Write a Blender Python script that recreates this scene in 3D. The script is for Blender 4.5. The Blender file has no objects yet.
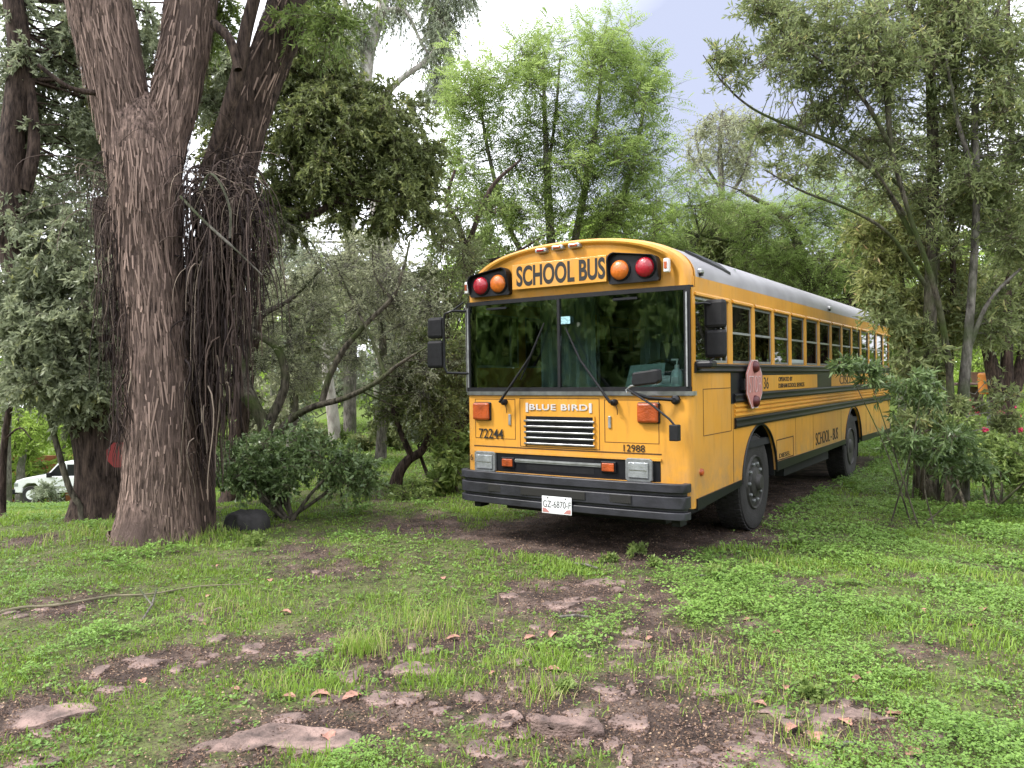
import bpy, bmesh, math, random
import numpy as np
from mathutils import Vector, Matrix
random.seed(4); RNG = np.random.default_rng(11)
scene = bpy.context.scene
COL = scene.collection

# ------------------------------------------------------------ camera
CAM = np.array([4.963, -6.380, 1.641]); FPX = 780.0
YAW, PITCH, ROLL = 0.60305, -0.00804, -0.01313
_c, _s = math.cos(YAW), math.sin(YAW)
RH = np.array([_c, _s, 0.]); FH = np.array([-_s, _c, 0.]); UH = np.array([0, 0, 1.])
FW = FH*math.cos(PITCH) + UH*math.sin(PITCH)
U2 = -FH*math.sin(PITCH) + UH*math.cos(PITCH)
RT = RH*math.cos(ROLL) + U2*math.sin(ROLL)
UP = -RH*math.sin(ROLL) + U2*math.cos(ROLL)
cd = bpy.data.cameras.new('camera'); cam = bpy.data.objects.new('camera', cd); COL.objects.link(cam)
M = Matrix.Identity(4)
for i in range(3):
    M[i][0] = RT[i]; M[i][1] = UP[i]; M[i][2] = -FW[i]; M[i][3] = CAM[i]
cam.matrix_world = M
cd.sensor_width = 36; cd.lens = FPX*36/1024; cd.clip_end = 2000; cd.clip_start = 0.05
scene.camera = cam

# ------------------------------------------------------------ light
SUN = Vector((-0.50, -0.50, 0.80)).normalized()
w = bpy.data.worlds.new('World'); scene.world = w; w.use_nodes = True
nt = w.node_tree; nt.nodes.clear()
def N(nt, t, **k):
    n = nt.nodes.new(t)
    for a, b in k.items(): setattr(n, a, b)
    return n
sky = N(nt, 'ShaderNodeTexSky'); sky.sky_type = 'NISHITA'; sky.sun_disc = False
sky.sun_elevation = math.asin(SUN.z); sky.sun_rotation = math.atan2(SUN.x, SUN.y)
sky.air_density = 1.5; sky.dust_density = 3
tc = N(nt, 'ShaderNodeTexCoord')
no = N(nt, 'ShaderNodeTexNoise'); no.inputs['Scale'].default_value = 2.2; no.inputs['Detail'].default_value = 8
no.inputs['Roughness'].default_value = .55
mpn = N(nt, 'ShaderNodeMapping'); mpn.inputs['Scale'].default_value = (1, 1, 2)
nt.links.new(tc.outputs['Generated'], mpn.inputs[0]); nt.links.new(mpn.outputs[0], no.inputs['Vector'])
dv = N(nt, 'ShaderNodeVectorMath', operation='DOT_PRODUCT')
bd = FW + RT*(735-512)/FPX - UP*(95-384)/FPX; bd = bd/np.linalg.norm(bd)
dv.inputs[1].default_value = tuple(bd)
nt.links.new(tc.outputs['Generated'], dv.inputs[0])
mr = N(nt, 'ShaderNodeMapRange'); mr.inputs[1].default_value = .95; mr.inputs[2].default_value = 1.0
nt.links.new(dv.outputs['Value'], mr.inputs[0])
ad = N(nt, 'ShaderNodeMath', operation='MULTIPLY_ADD'); ad.inputs[1].default_value = .45
nt.links.new(no.outputs['Fac'], ad.inputs[0]); nt.links.new(mr.outputs[0], ad.inputs[2])
rp = N(nt, 'ShaderNodeValToRGB'); rp.color_ramp.elements[0].position = .62; rp.color_ramp.elements[1].position = 1.35
rp.color_ramp.elements[0].position = .22; rp.color_ramp.elements[1].position = .98
nt.links.new(ad.outputs[0], rp.inputs[0])
mx = N(nt, 'ShaderNodeMix', data_type='RGBA')
nt.links.new(rp.outputs[0], mx.inputs[0])
mx.inputs[6].default_value = (7.6, 7.8, 8.3, 1)      # bright cloud
mg = N(nt, 'ShaderNodeMix', data_type='RGBA'); mg.inputs[0].default_value = .95
nt.links.new(sky.outputs[0], mg.inputs[6]); mg.inputs[7].default_value = (1.9, 2.05, 2.7, 1)   # grey-blue cloud
nt.links.new(mg.outputs[2], mx.inputs[7])
bg = N(nt, 'ShaderNodeBackground'); bg.inputs['Strength'].default_value = .11
nt.links.new(mx.outputs[2], bg.inputs['Color'])
ow = N(nt, 'ShaderNodeOutputWorld'); nt.links.new(bg.outputs[0], ow.inputs[0])
sd = bpy.data.lights.new('sun', 'SUN'); sd.energy = 1.6; sd.angle = math.radians(11); sd.color = (1, .96, .9)
so = bpy.data.objects.new('sun', sd); COL.objects.link(so)
so.rotation_euler = (-SUN).to_track_quat('-Z', 'Y').to_euler()
vs = scene.view_settings; vs.view_transform = 'Standard'; vs.look = 'None'; vs.gamma = 1; vs.use_curve_mapping = False
vs.exposure = 1.68

# ------------------------------------------------------------ helpers
_tab = np.random.default_rng(5).random((64, 64, 64))
def vnoise(x, y, z=0):
    x, y, z = np.broadcast_arrays(np.asarray(x, float), np.asarray(y, float), np.asarray(z, float))
    xi, yi, zi = np.floor(x).astype(int), np.floor(y).astype(int), np.floor(z).astype(int)
    fx, fy, fz = x-xi, y-yi, z-zi
    fx = fx*fx*(3-2*fx); fy = fy*fy*(3-2*fy); fz = fz*fz*(3-2*fz)
    def t(a, b, c): return _tab[(xi+a) & 63, (yi+b) & 63, (zi+c) & 63]
    a = (t(0,0,0)*(1-fx)+t(1,0,0)*fx)*(1-fy)+(t(0,1,0)*(1-fx)+t(1,1,0)*fx)*fy
    b = (t(0,0,1)*(1-fx)+t(1,0,1)*fx)*(1-fy)+(t(0,1,1)*(1-fx)+t(1,1,1)*fx)*fy
    return a*(1-fz)+b*fz
def fbm(x, y, z=0, o=4):
    s = 0; a = .5
    for i in range(o):
        s = s + a*vnoise(np.asarray(x)*2**i+i*7.3, np.asarray(y)*2**i+i*3.1, np.asarray(z)*2**i+i*5.7); a *= .5
    return s/(1-.5**o)
def sstep(a, b, x):
    t = np.clip((x-a)/(b-a), 0, 1); return t*t*(3-2*t)
def H(x, y):
    x = np.asarray(x, float); y = np.asarray(y, float)
    a = (x-CAM[0])*RH[0]+(y-CAM[1])*RH[1]; d = (x-CAM[0])*FH[0]+(y-CAM[1])*FH[1]
    left = sstep(.22, .50, -a/np.maximum(d, 1))
    z = -.146*np.clip(d-9.5, 0, 55)*left
    z = z + .06*(fbm(x*.6, y*.6)-.5)*np.clip(1, 0, 1)
    return z
def P(u, v, d):
    return CAM + d*(FW + RT*(u-512)/FPX - UP*(v-384)/FPX)
def G(u, v):
    r = P(u, v, 1)-CAM
    ds = np.geomspace(1.5, 90, 4000); p = CAM+ds[:, None]*r
    k = np.argmax(p[:, 2] < H(p[:, 0], p[:, 1]))
    q = p[k].copy(); q[2] = float(H(q[0], q[1])); return q, ds[k]
def gp(u, v): return G(u, v)[0]

def tag(o, label=None, cat=None, group=None, kind=None):
    if label: o['label'] = label
    if cat: o['category'] = cat
    if group: o['group'] = group
    if kind: o['kind'] = kind
    return o
ORG = {}
def thing(name, label, cat, loc, group=None):
    o = bpy.data.objects.new(name, None); COL.objects.link(o); o.empty_display_size = .2
    o.location = tuple(float(a) for a in loc); ORG[o.name] = np.array(loc, float)
    return tag(o, label, cat, group)
def link(name, me, mat, parent, org=None):
    o = bpy.data.objects.new(name, me); COL.objects.link(o)
    if mat: me.materials.append(mat)
    if parent is not None:
        o.parent = parent; ORG[o.name] = ORG[parent.name]
    else:
        ORG[o.name] = np.array(org if org is not None else (0, 0, 0), float); o.location = tuple(ORG[o.name])
    return o
def npmesh(name, V, F, mat, parent=None, att=None, smooth=False, org=None):
    base = ORG[parent.name] if parent is not None else np.array(org if org is not None else (0, 0, 0), float)
    V = np.asarray(V, float)-base; F = np.asarray(F, np.int32)
    me = bpy.data.meshes.new(name)
    me.vertices.add(len(V)); me.vertices.foreach_set('co', V.astype(np.float32).ravel())
    k = F.shape[1]
    me.loops.add(F.size); me.loops.foreach_set('vertex_index', F.ravel())
    me.polygons.add(len(F)); me.polygons.foreach_set('loop_start', np.arange(0, F.size, k, dtype=np.int32))
    if smooth: me.polygons.foreach_set('use_smooth', np.ones(len(F), bool))
    if att is not None:
        for an, arr in att.items():
            a = me.attributes.new(an, 'FLOAT', 'POINT'); a.data.foreach_set('value', np.asarray(arr, np.float32))
    me.update(); me.validate()
    return link(name, me, mat, parent, org)
class MB:
    def __init__(s): s.v = []; s.f = []
    def add(s, V, F):
        n = len(s.v); s.v += [tuple(float(c) for c in p) for p in V]; s.f += [tuple(n+i for i in f) for f in F]; return s
    def box(s, x0, x1, y0, y1, z0, z1):
        V = [(x, y, z) for x in (x0, x1) for y in (y0, y1) for z in (z0, z1)]
        return s.add(V, [(0,1,3,2), (4,6,7,5), (0,4,5,1), (2,3,7,6), (0,2,6,4), (1,5,7,3)])
    def prism(s, pts, ax, a, b):           # polygon pts in the two other axes, extruded along ax
        n = len(pts)
        def mk(p, t):
            l = list(p); l.insert(ax, t); return tuple(l)
        V = [mk(p, a) for p in pts]+[mk(p, b) for p in pts]
        F = [tuple(range(n)), tuple(range(2*n-1, n-1, -1))]+[(i, n+i, n+(i+1) % n, (i+1) % n) for i in range(n)]
        return s.add(V, F)
    def ribbon(s, pts, th, z0, z1):        # plan polyline, wall th thick (to the left of travel)
        n = len(pts); P2 = np.array(pts, float); T = np.gradient(P2, axis=0)
        Nn = np.stack([-T[:, 1], T[:, 0]], 1); Nn /= np.linalg.norm(Nn, axis=1)[:, None]
        Q = P2+Nn*th; V = []
        for A in (P2, Q):
            for z in (z0, z1): V += [(p[0], p[1], z) for p in A]
        F = []
        for i in range(n-1):
            F += [(i, i+1, n+i+1, n+i), (2*n+i, 3*n+i, 3*n+i+1, 2*n+i+1), (n+i, n+i+1, 3*n+i+1, 3*n+i), (i, 2*n+i, 2*n+i+1, i+1)]
        F += [(0, n, 3*n, 2*n), (n-1, 3*n-1, 4*n-1, 2*n-1)]
        return s.add(V, F)
    def tube(s, path, rad, n=8, cap=True):
        path = [Vector(p) for p in path]; V = []; F = []
        if not hasattr(rad, '__len__'): rad = [rad]*len(path)
        nrm = None
        for i, p in enumerate(path):
            t = (path[min(i+1, len(path)-1)]-path[max(i-1, 0)]).normalized()
            if nrm is None: nrm = t.orthogonal().normalized()
            nrm = (nrm-t*nrm.dot(t)).normalized(); b = t.cross(nrm)
            for k in range(n):
                a = 2*math.pi*k/n; V.append(p+(nrm*math.cos(a)+b*math.sin(a))*rad[i])
        for i in range(len(path)-1):
            for k in range(n): F.append((i*n+k, i*n+(k+1) % n, (i+1)*n+(k+1) % n, (i+1)*n+k))
        if cap: F += [tuple(range(n-1, -1, -1)), tuple((len(path)-1)*n+k for k in range(n))]
        return s.add(V, F)
    def lathe(s, prof, c, ax, n=24, sg=1):   # prof [(r,t)] around axis ax through c
        V = []; F = []; o = [a for a in range(3) if a != ax]
        for r, t in prof:
            for k in range(n):
                p = list(c); p[ax] += t*sg; p[o[0]] += r*math.cos(2*math.pi*k/n); p[o[1]] += r*math.sin(2*math.pi*k/n); V.append(p)
        for i in range(len(prof)-1):
            for k in range(n): F.append((i*n+k, i*n+(k+1) % n, (i+1)*n+(k+1) % n, (i+1)*n+k))
        F += [tuple(range(n-1, -1, -1)), tuple((len(prof)-1)*n+k for k in range(n))]
        return s.add(V, F)
    def build(s, name, mat, parent=None, smooth=False, bevel=0, org=None):
        base = ORG[parent.name] if parent is not None else np.array(org if org is not None else (0, 0, 0), float)
        me = bpy.data.meshes.new(name)
        me.from_pydata([tuple(np.array(p)-base) for p in s.v], [], s.f)
        bm = bmesh.new(); bm.from_mesh(me); bmesh.ops.recalc_face_normals(bm, faces=bm.faces); bm.to_mesh(me); bm.free()
        if smooth:
            me.polygons.foreach_set('use_smooth', [True]*len(me.polygons)); me.set_sharp_from_angle(angle=math.radians(38))
        me.update()
        o = link(name, me, mat, parent, org)
        if bevel:
            m = o.modifiers.new('bevel', 'BEVEL'); m.width = bevel; m.segments = 2; m.limit_method = 'ANGLE'
        return o

# ------------------------------------------------------------ materials
def pm(name):
    m = bpy.data.materials.new(name); m.use_nodes = True; t = m.node_tree
    return m, t, t.nodes['Principled BSDF']
def c4(c): return (c[0], c[1], c[2], 1)
def mat(name, col, rough=.5, metal=0, var=.0, scale=6, bump=0, bscale=60, col2=None, coat=0, emis=None, stretch=(1, 1, 1), spec=.5):
    m, t, b = pm(name)
    b.inputs['Roughness'].default_value = rough; b.inputs['Metallic'].default_value = metal
    b.inputs['Coat Weight'].default_value = coat; b.inputs['Specular IOR Level'].default_value = spec
    tc = N(t, 'ShaderNodeTexCoord'); mp = N(t, 'ShaderNodeMapping'); mp.inputs['Scale'].default_value = stretch
    t.links.new(tc.outputs['Object'], mp.inputs[0])
    n = N(t, 'ShaderNodeTexNoise'); n.inputs['Scale'].default_value = scale; n.inputs['Detail'].default_value = 6
    t.links.new(mp.outputs[0], n.inputs['Vector'])
    mx = N(t, 'ShaderNodeMix', data_type='RGBA')
    k = col2 if col2 else tuple(c*(1-var) for c in col)
    mx.inputs[6].default_value = c4(k); mx.inputs[7].default_value = c4(col)
    r = N(t, 'ShaderNodeMapRange'); r.inputs[1].default_value = .35; r.inputs[2].default_value = .62
    t.links.new(n.outputs['Fac'], r.inputs[0]); t.links.new(r.outputs[0], mx.inputs[0])
    t.links.new(mx.outputs[2], b.inputs['Base Color'])
    if bump:
        n2 = N(t, 'ShaderNodeTexNoise'); n2.inputs['Scale'].default_value = bscale; n2.inputs['Detail'].default_value = 5
        t.links.new(mp.outputs[0], n2.inputs['Vector'])
        bp = N(t, 'ShaderNodeBump'); bp.inputs['Strength'].default_value = bump; bp.inputs['Distance'].default_value = .02
        t.links.new(n2.outputs['Fac'], bp.inputs['Height']); t.links.new(bp.outputs[0], b.inputs['Normal'])
    return m
def leafmat(name, c1, c2, trans=.35, rough=.5, c3=None, spec=.35):
    m, t, b = pm(name)
    a = N(t, 'ShaderNodeAttribute'); a.attribute_name = 'v'
    r = N(t, 'ShaderNodeValToRGB'); e = r.color_ramp.elements
    e[0].color = c4(c1); e[1].color = c4(c2)
    if c3:
        e[1].position = .86; q = e.new(.93); q.color = c4(c3)
    t.links.new(a.outputs['Fac'], r.inputs[0]); t.links.new(r.outputs[0], b.inputs['Base Color'])
    b.inputs['Roughness'].default_value = rough; b.inputs['Specular IOR Level'].default_value = spec
    tr = N(t, 'ShaderNodeBsdfTranslucent'); t.links.new(r.outputs[0], tr.inputs[0])
    ms = N(t, 'ShaderNodeMixShader'); ms.inputs[0].default_value = trans
    t.links.new(b.outputs[0], ms.inputs[1]); t.links.new(tr.outputs[0], ms.inputs[2])
    t.links.new(ms.outputs[0], t.nodes['Material Output'].inputs[0])
    return m
def glassmat(name, tint, spec=.06, rough=.02):
    m, t, b = pm(name); t.nodes.remove(b)
    tr = N(t, 'ShaderNodeBsdfTransparent'); tr.inputs[0].default_value = c4(tint)
    gl = N(t, 'ShaderNodeBsdfGlossy'); gl.inputs['Roughness'].default_value = rough
    fr = N(t, 'ShaderNodeFresnel'); fr.inputs[0].default_value = 1.55
    ms = N(t, 'ShaderNodeMixShader')
    mm = N(t, 'ShaderNodeMath', operation='ADD'); mm.inputs[1].default_value = spec
    t.links.new(fr.outputs[0], mm.inputs[0]); t.links.new(mm.outputs[0], ms.inputs[0])
    t.links.new(tr.outputs[0], ms.inputs[1]); t.links.new(gl.outputs[0], ms.inputs[2])
    t.links.new(ms.outputs[0], t.nodes['Material Output'].inputs[0])
    return m
def barkmat(name, c1, c2, st=(9, 9, 1.3), bump=1.0, moss=None, dist=.05):
    m, t, b = pm(name); b.inputs['Roughness'].default_value = .92; b.inputs['Specular IOR Level'].default_value = .15
    tc = N(t, 'ShaderNodeTexCoord'); mp = N(t, 'ShaderNodeMapping'); mp.inputs['Scale'].default_value = st
    t.links.new(tc.outputs['Object'], mp.inputs[0])
    n = N(t, 'ShaderNodeTexNoise'); n.inputs['Scale'].default_value = 3; n.inputs['Detail'].default_value = 8; n.inputs['Roughness'].default_value = .65
    t.links.new(mp.outputs[0], n.inputs['Vector'])
    r = N(t, 'ShaderNodeValToRGB'); e = r.color_ramp.elements
    e[0].position = .36; e[1].position = .66; e[0].color = c4(c1); e[1].color = c4(c2)
    t.links.new(n.outputs['Fac'], r.inputs[0]); out = r.outputs[0]
    if moss:
        n3 = N(t, 'ShaderNodeTexNoise'); n3.inputs['Scale'].default_value = 1.6; n3.inputs['Detail'].default_value = 5
        t.links.new(tc.outputs['Object'], n3.inputs['Vector'])
        r3 = N(t, 'ShaderNodeMapRange'); r3.inputs[1].default_value = .48; r3.inputs[2].default_value = .62
        t.links.new(n3.outputs['Fac'], r3.inputs[0])
        mx = N(t, 'ShaderNodeMix', data_type='RGBA'); t.links.new(r3.outputs[0], mx.inputs[0])
        t.links.new(out, mx.inputs[6]); mx.inputs[7].default_value = c4(moss); out = mx.outputs[2]
    t.links.new(out, b.inputs['Base Color'])
    bp = N(t, 'ShaderNodeBump'); bp.inputs['Strength'].default_value = bump; bp.inputs['Distance'].default_value = dist
    t.links.new(n.outputs['Fac'], bp.inputs['Height']); t.links.new(bp.outputs[0], b.inputs['Normal'])
    return m
MT = {}
MT['yellow'] = mat('bus_yellow', (.66, .305, .035), .42, 0, .12, 1.6, .04, 9, coat=.25)
def paint():
    m = MT['yellow']; t = m.node_tree; b = t.nodes['Principled BSDF']; src = b.inputs['Base Color'].links[0].from_socket
    tc = N(t, 'ShaderNodeTexCoord'); 
    def layer(src, scale, st, lo, hi, col, amt, hz=None):
        mp = N(t, 'ShaderNodeMapping'); mp.inputs['Scale'].default_value = st; t.links.new(tc.outputs['Object'], mp.inputs[0])
        n = N(t, 'ShaderNodeTexNoise'); n.inputs['Scale'].default_value = scale; n.inputs['Detail'].default_value = 9; n.inputs['Roughness'].default_value = .65
        t.links.new(mp.outputs[0], n.inputs['Vector'])
        r = N(t, 'ShaderNodeMapRange'); r.inputs[1].default_value = lo; r.inputs[2].default_value = hi; r.inputs[4].default_value = amt
        t.links.new(n.outputs['Fac'], r.inputs[0]); f = r.outputs[0]
        if hz:
            sx = N(t, 'ShaderNodeSeparateXYZ'); t.links.new(tc.outputs['Object'], sx.inputs[0])
            rz = N(t, 'ShaderNodeMapRange'); rz.inputs[1].default_value = hz[0]; rz.inputs[2].default_value = hz[1]; rz.inputs[3].default_value = 1; rz.inputs[4].default_value = .0
            t.links.new(sx.outputs['Z'], rz.inputs[0]); mu = N(t, 'ShaderNodeMath', operation='MULTIPLY'); t.links.new(f, mu.inputs[0]); t.links.new(rz.outputs[0], mu.inputs[1]); f = mu.outputs[0]
        x = N(t, 'ShaderNodeMix', data_type='RGBA'); t.links.new(f, x.inputs[0]); t.links.new(src, x.inputs[6]); x.inputs[7].default_value = c4(col)
        return x.outputs[2]
    o = layer(src, 3, (1, 1, .35), .50, .75, (.56, .33, .12), .45)            # fading and runs
    o = layer(o, 5, (3, 3, .5), .52, .72, (.25, .12, .03), .35)                  # grime streaks
    o = layer(o, 7, (1, 1, 1), .35, .62, (.26, .19, .13), .75, (.50, 1.05))     # mud splashed along the skirt
    o = layer(o, 38, (1, 1, 1), .70, .74, (.16, .07, .03), .6)                   # chips
    t.links.new(o, b.inputs['Base Color'])
    n = N(t, 'ShaderNodeTexNoise'); n.inputs['Scale'].default_value = 1.7; t.links.new(tc.outputs['Object'], n.inputs['Vector'])
    bp = N(t, 'ShaderNodeBump'); bp.inputs['Strength'].default_value = .25; bp.inputs['Distance'].default_value = .03
    t.links.new(n.outputs['Fac'], bp.inputs['Height']); t.links.new(bp.outputs[0], b.inputs['Normal'])
paint()
MT['roofwhite'] = mat('roof_white', (.33, .32, .34), .5, 0, .22, 2.2)
MT['black'] = mat('black_paint', (.008, .008, .011), .4, 0, .3, 8, spec=.35)
MT['rubber'] = mat('black_rubber', (.010, .010, .012), .6, 0, .4, 20, spec=.3)
MT['bumper'] = mat('bumper_black', (.034, .034, .042), .42, 0, .5, 4, .15, 30, spec=.4)
MT['chrome'] = mat('chrome', (.45, .45, .47), .3, .9, .3, 12)
MT['alu'] = mat('aluminium', (.42, .43, .44), .4, .6, .3, 12)
MT['tyre'] = mat('tyre', (.030, .028, .028), .9, 0, .35, 9, .4, 40)
MT['rim'] = mat('rim_grey', (.055, .052, .05), .6, .3, .5, 14)
MT['amber'] = mat('amber_lens', (.62, .15, .015), .25, 0, .25, 25, .3, 90, coat=.4)
MT['orange'] = mat('orange_lens', (.42, .075, .012), .35, 0, .5, 9, .3, 60, coat=.3)
MT['red'] = mat('red_lens', (.36, .005, .02), .22, 0, .3, 20, .3, 90, coat=.5)
MT['lens'] = mat('headlamp_lens', (.40, .42, .44), .15, .4, .3, 14, .25, 40)
MT['greyrim'] = mat('headlamp_bezel', (.20, .21, .21), .5, .2, .3, 20)
MT['stopred'] = mat('faded_red', (.50, .21, .19), .6, 0, .25, 5)
MT['darkred'] = mat('dark_red', (.09, .008, .012), .4, 0, .3, 5)
MT['white'] = mat('white_paint', (.78, .79, .80), .45, 0, .08, 5)
MT['glass'] = glassmat('windscreen_glass', (.80, .90, .88), .07)
MT['sideglass'] = glassmat('side_window_glass', (.07, .072, .08), .02)
MT['dark'] = mat('interior_dark', (.015, .016, .018), .8, 0, .3, 5)
MT['ceil'] = mat('interior_ceiling', (.36, .40, .40), .6, 0, .15, 5)
MT['seat'] = mat('seat_vinyl', (.07, .09, .08), .6, 0, .25, 6)
MT['ink'] = mat('black_lettering', (.012, .011, .010), .6)
MT['seam'] = mat('panel_seam', (.06, .028, .008), .8)
MT['silverletter'] = mat('silver_lettering', (.62, .60, .60), .4, .2, .1)
MT['bark'] = barkmat('shaggy_bark', (.035, .025, .022), (.37, .26, .22), (14, 14, 1.3), 1, dist=.06, moss=(.13, .092, .08))
MT['darkbark'] = barkmat('dark_bark', (.018, .013, .012), (.12, .085, .07), (9, 9, 1.6))
MT['mossbark'] = barkmat('mossy_bark', (.025, .022, .017), (.17, .15, .115), (8, 8, 2), moss=(.06, .08, .025))
MT['greybark'] = barkmat('grey_bark', (.07, .062, .055), (.26, .24, .21), (6, 6, 2), moss=(.08, .095, .05))
MT['palebark'] = barkmat('pale_bark', (.25, .22, .2), (.55, .52, .48), (3, 3, 1.2), .4)
MT['drybranch'] = mat('dry_branch', (.20, .175, .11), .9, 0, .5, 8)
MT['twig'] = mat('twig', (.11, .085, .06), .9, 0, .4, 8)
MT['strand'] = leafmat('dry_strand', (.022, .015, .015), (.14, .10, .085), .08, .8, (.30, .24, .19), .2)
MT['L_olive'] = leafmat('leaf_olive', (.12, .15, .06), (.30, .34, .15), .4, c3=(.48, .46, .18))
MT['L_right'] = leafmat('leaf_slim_tree', (.13, .175, .065), (.37, .42, .18), .45, c3=(.55, .50, .20))
MT['L_pale'] = leafmat('leaf_pale_small', (.26, .28, .17), (.50, .52, .33), .5)
MT['L_dark'] = leafmat('leaf_dark', (.075, .10, .038), (.25, .29, .10), .42, .45, (.42, .42, .15))
MT['L_grey'] = leafmat('leaf_grey_green', (.20, .235, .155), (.40, .44, .31), .45)
MT['L_ivy'] = leafmat('leaf_ivy', (.15, .18, .11), (.38, .42, .26), .45, .45, (.50, .52, .22))
MT['L_lime'] = leafmat('leaf_lime', (.24, .36, .06), (.48, .62, .15), .5)
MT['L_feather'] = leafmat('leaf_feathery', (.17, .25, .06), (.40, .50, .17), .55)
MT['L_mid'] = leafmat('leaf_mid', (.11, .17, .045), (.29, .38, .11), .42, c3=(.46, .52, .16))
MT['L_yel'] = leafmat('leaf_yellowing', (.14, .18, .05), (.40, .42, .15), .4, c3=(.5, .36, .18))
MT['L_gloss'] = leafmat('leaf_glossy', (.06, .105, .035), (.19, .27, .10), .3, .4, (.34, .42, .2), .5)
MT['L_brown'] = leafmat('leaf_rusty', (.17, .14, .10), (.36, .30, .21), .4)
MT['petal'] = leafmat('rose_petal', (.55, .03, .12), (.85, .12, .28), .3)
MT['grass'] = leafmat('grass_blade', (.12, .19, .022), (.27, .41, .065), .4, .55, (.46, .44, .18))
MT['weed'] = leafmat('weed_leaf', (.06, .13, .022), (.26, .42, .09), .35, .5)
MT['stone'] = mat('field_stone', (.27, .185, .16), .92, 0, .0, 7, 1.0, 40, col2=(.075, .052, .045), stretch=(1, 1, 1.8))
MT['deadleaf'] = mat('dead_leaf', (.40, .20, .15), .8, 0, .5, 30)
MT['litter'] = leafmat('litter', (.05, .03, .022), (.24, .15, .10), .1, .9, (.42, .30, .20))
# ------------------------------------------------------------ ground
def ucam(a, d): return CAM[:2]+np.outer(a, RH[:2])+np.outer(d, FH[:2])
def to_ad(x, y):
    return (x-CAM[0])*RH[0]+(y-CAM[1])*RH[1], (x-CAM[0])*FH[0]+(y-CAM[1])*FH[1]
BLOBS = []      # bare-earth patches, as world ellipses (lateral, depth, radii, weight)
for u, v, ru, rv, wt in [(560,534,165,14,1.1),(430,524,80,9,.8),(640,536,110,20,1),(330,722,125,42,.85),(40,715,90,34,.7),(600,705,175,62,.85),(580,600,110,30,.9),
        (860,722,80,36,.8),(480,765,90,30,.8),(735,528,50,16,.9),(290,640,90,18,.55),(805,587,50,11,.7),(170,662,150,26,.65),(680,650,120,25,.55),(330,560,140,14,.45),
        (440,640,170,22,.5),(760,740,100,30,.6),(890,690,60,14,.4),(60,610,110,14,.6),(700,500,40,30,1),(30,543,60,16,.5),(610,655,190,75,.62),(330,660,160,60,.35)]:
    q, d = G(u, v); a, dd = to_ad(q[0], q[1])
    BLOBS.append((a, dd, ru*d/FPX, rv*d*d/(FPX*1.64), wt))
def dirt(x, y):
    a, d = to_ad(x, y); s = np.zeros_like(a)
    for ba, bd, ra, rd, wt in BLOBS:
        e = ((a-ba)/ra)**2+((d-bd)/rd)**2
        s = np.maximum(s, wt*np.exp(-e*1.1))
    # under the bus
    s = np.maximum(s, 1.2*sstep(-.5, .1, x)*sstep(2.5, 2.0, x)*sstep(-.7, .1, y)*sstep(10.6, 9.8, y))
    n = fbm(x*1.6, y*1.6, 3.3, 5)
    s = s + (n-.5)*1.9 + .05 + .12*sstep(5.4, 4.2, d)*sstep(.40, .22, a/np.maximum(d, .5))
    # a track far left
    tr = np.exp(-((d-11.0-.12*a)/.5)**2)*sstep(-3.0, -4.2, a)
    return np.clip(np.maximum(s, tr*.9+(n-.5)*.8*(tr>.1)), 0, 1.2)
def grassness(x, y):
    a, d = to_ad(x, y)
    fine = fbm(x*7, y*7, 9.1, 3)
    return 1-sstep(.05, .85, dirt(x, y)+(fine-.5)*1.0)

th = np.concatenate([np.linspace(-math.pi, -.80, 40)[:-1], np.linspace(-.80, .80, 760), np.linspace(.80, math.pi, 40)[1:]])
rr = np.concatenate([np.linspace(.2, 2.2, 8)[:-1], np.geomspace(2.2, 40, 640), np.geomspace(40, 190, 30)[1:]])
A, D = np.meshgrid(th, rr)
X = CAM[0]+D*(np.sin(A)*RH[0]+np.cos(A)*FH[0]); Y = CAM[1]+D*(np.sin(A)*RH[1]+np.cos(A)*FH[1])
Z = H(X, Y)
gr = grassness(X, Y)
near = np.clip(1-D/30, 0, 1)
Z = Z + ((fbm(X*4, Y*4, 1, 4)-.5)*.05 + (fbm(X*19, Y*19, 2, 3)-.5)*.022*(1-gr*.4))*near
nr, nth = A.shape
idx = np.arange(nr*nth).reshape(nr, nth)
F = np.stack([idx[:-1, :-1], idx[:-1, 1:], idx[1:, 1:], idx[1:, :-1]], -1).reshape(-1, 4)
m, t, b = pm('ground_soil'); b.inputs['Roughness'].default_value = .93; b.inputs['Specular IOR Level'].default_value = .2
tc = N(t, 'ShaderNodeTexCoord'); at = N(t, 'ShaderNodeAttribute'); at.attribute_name = 'g'
n1 = N(t, 'ShaderNodeTexNoise'); n1.inputs['Scale'].default_value = 3.5; n1.inputs['Detail'].default_value = 9; n1.inputs['Roughness'].default_value = .7
t.links.new(tc.outputs['Object'], n1.inputs['Vector'])
r1 = N(t, 'ShaderNodeValToRGB'); e = r1.color_ramp.elements
e[0].position = .34; e[0].color = (.030, .022, .019, 1); e[1].position = .70; e[1].color = (.20, .145, .12, 1)
e2 = r1.color_ramp.elements.new(.5); e2.color = (.07, .05, .042, 1)
t.links.new(n1.outputs['Fac'], r1.inputs[0])
n2 = N(t, 'ShaderNodeTexNoise'); n2.inputs['Scale'].default_value = 45; n2.inputs['Detail'].default_value = 6
t.links.new(tc.outputs['Object'], n2.inputs['Vector'])
r2 = N(t, 'ShaderNodeValToRGB'); e = r2.color_ramp.elements
e[0].position = .35; e[0].color = (.05, .055, .018, 1); e[1].position = .68; e[1].color = (.15, .23, .04, 1)
t.links.new(n2.outputs['Fac'], r2.inputs[0])
mx = N(t, 'ShaderNodeMix', data_type='RGBA'); t.links.new(at.outputs['Fac'], mx.inputs[0])
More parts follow.
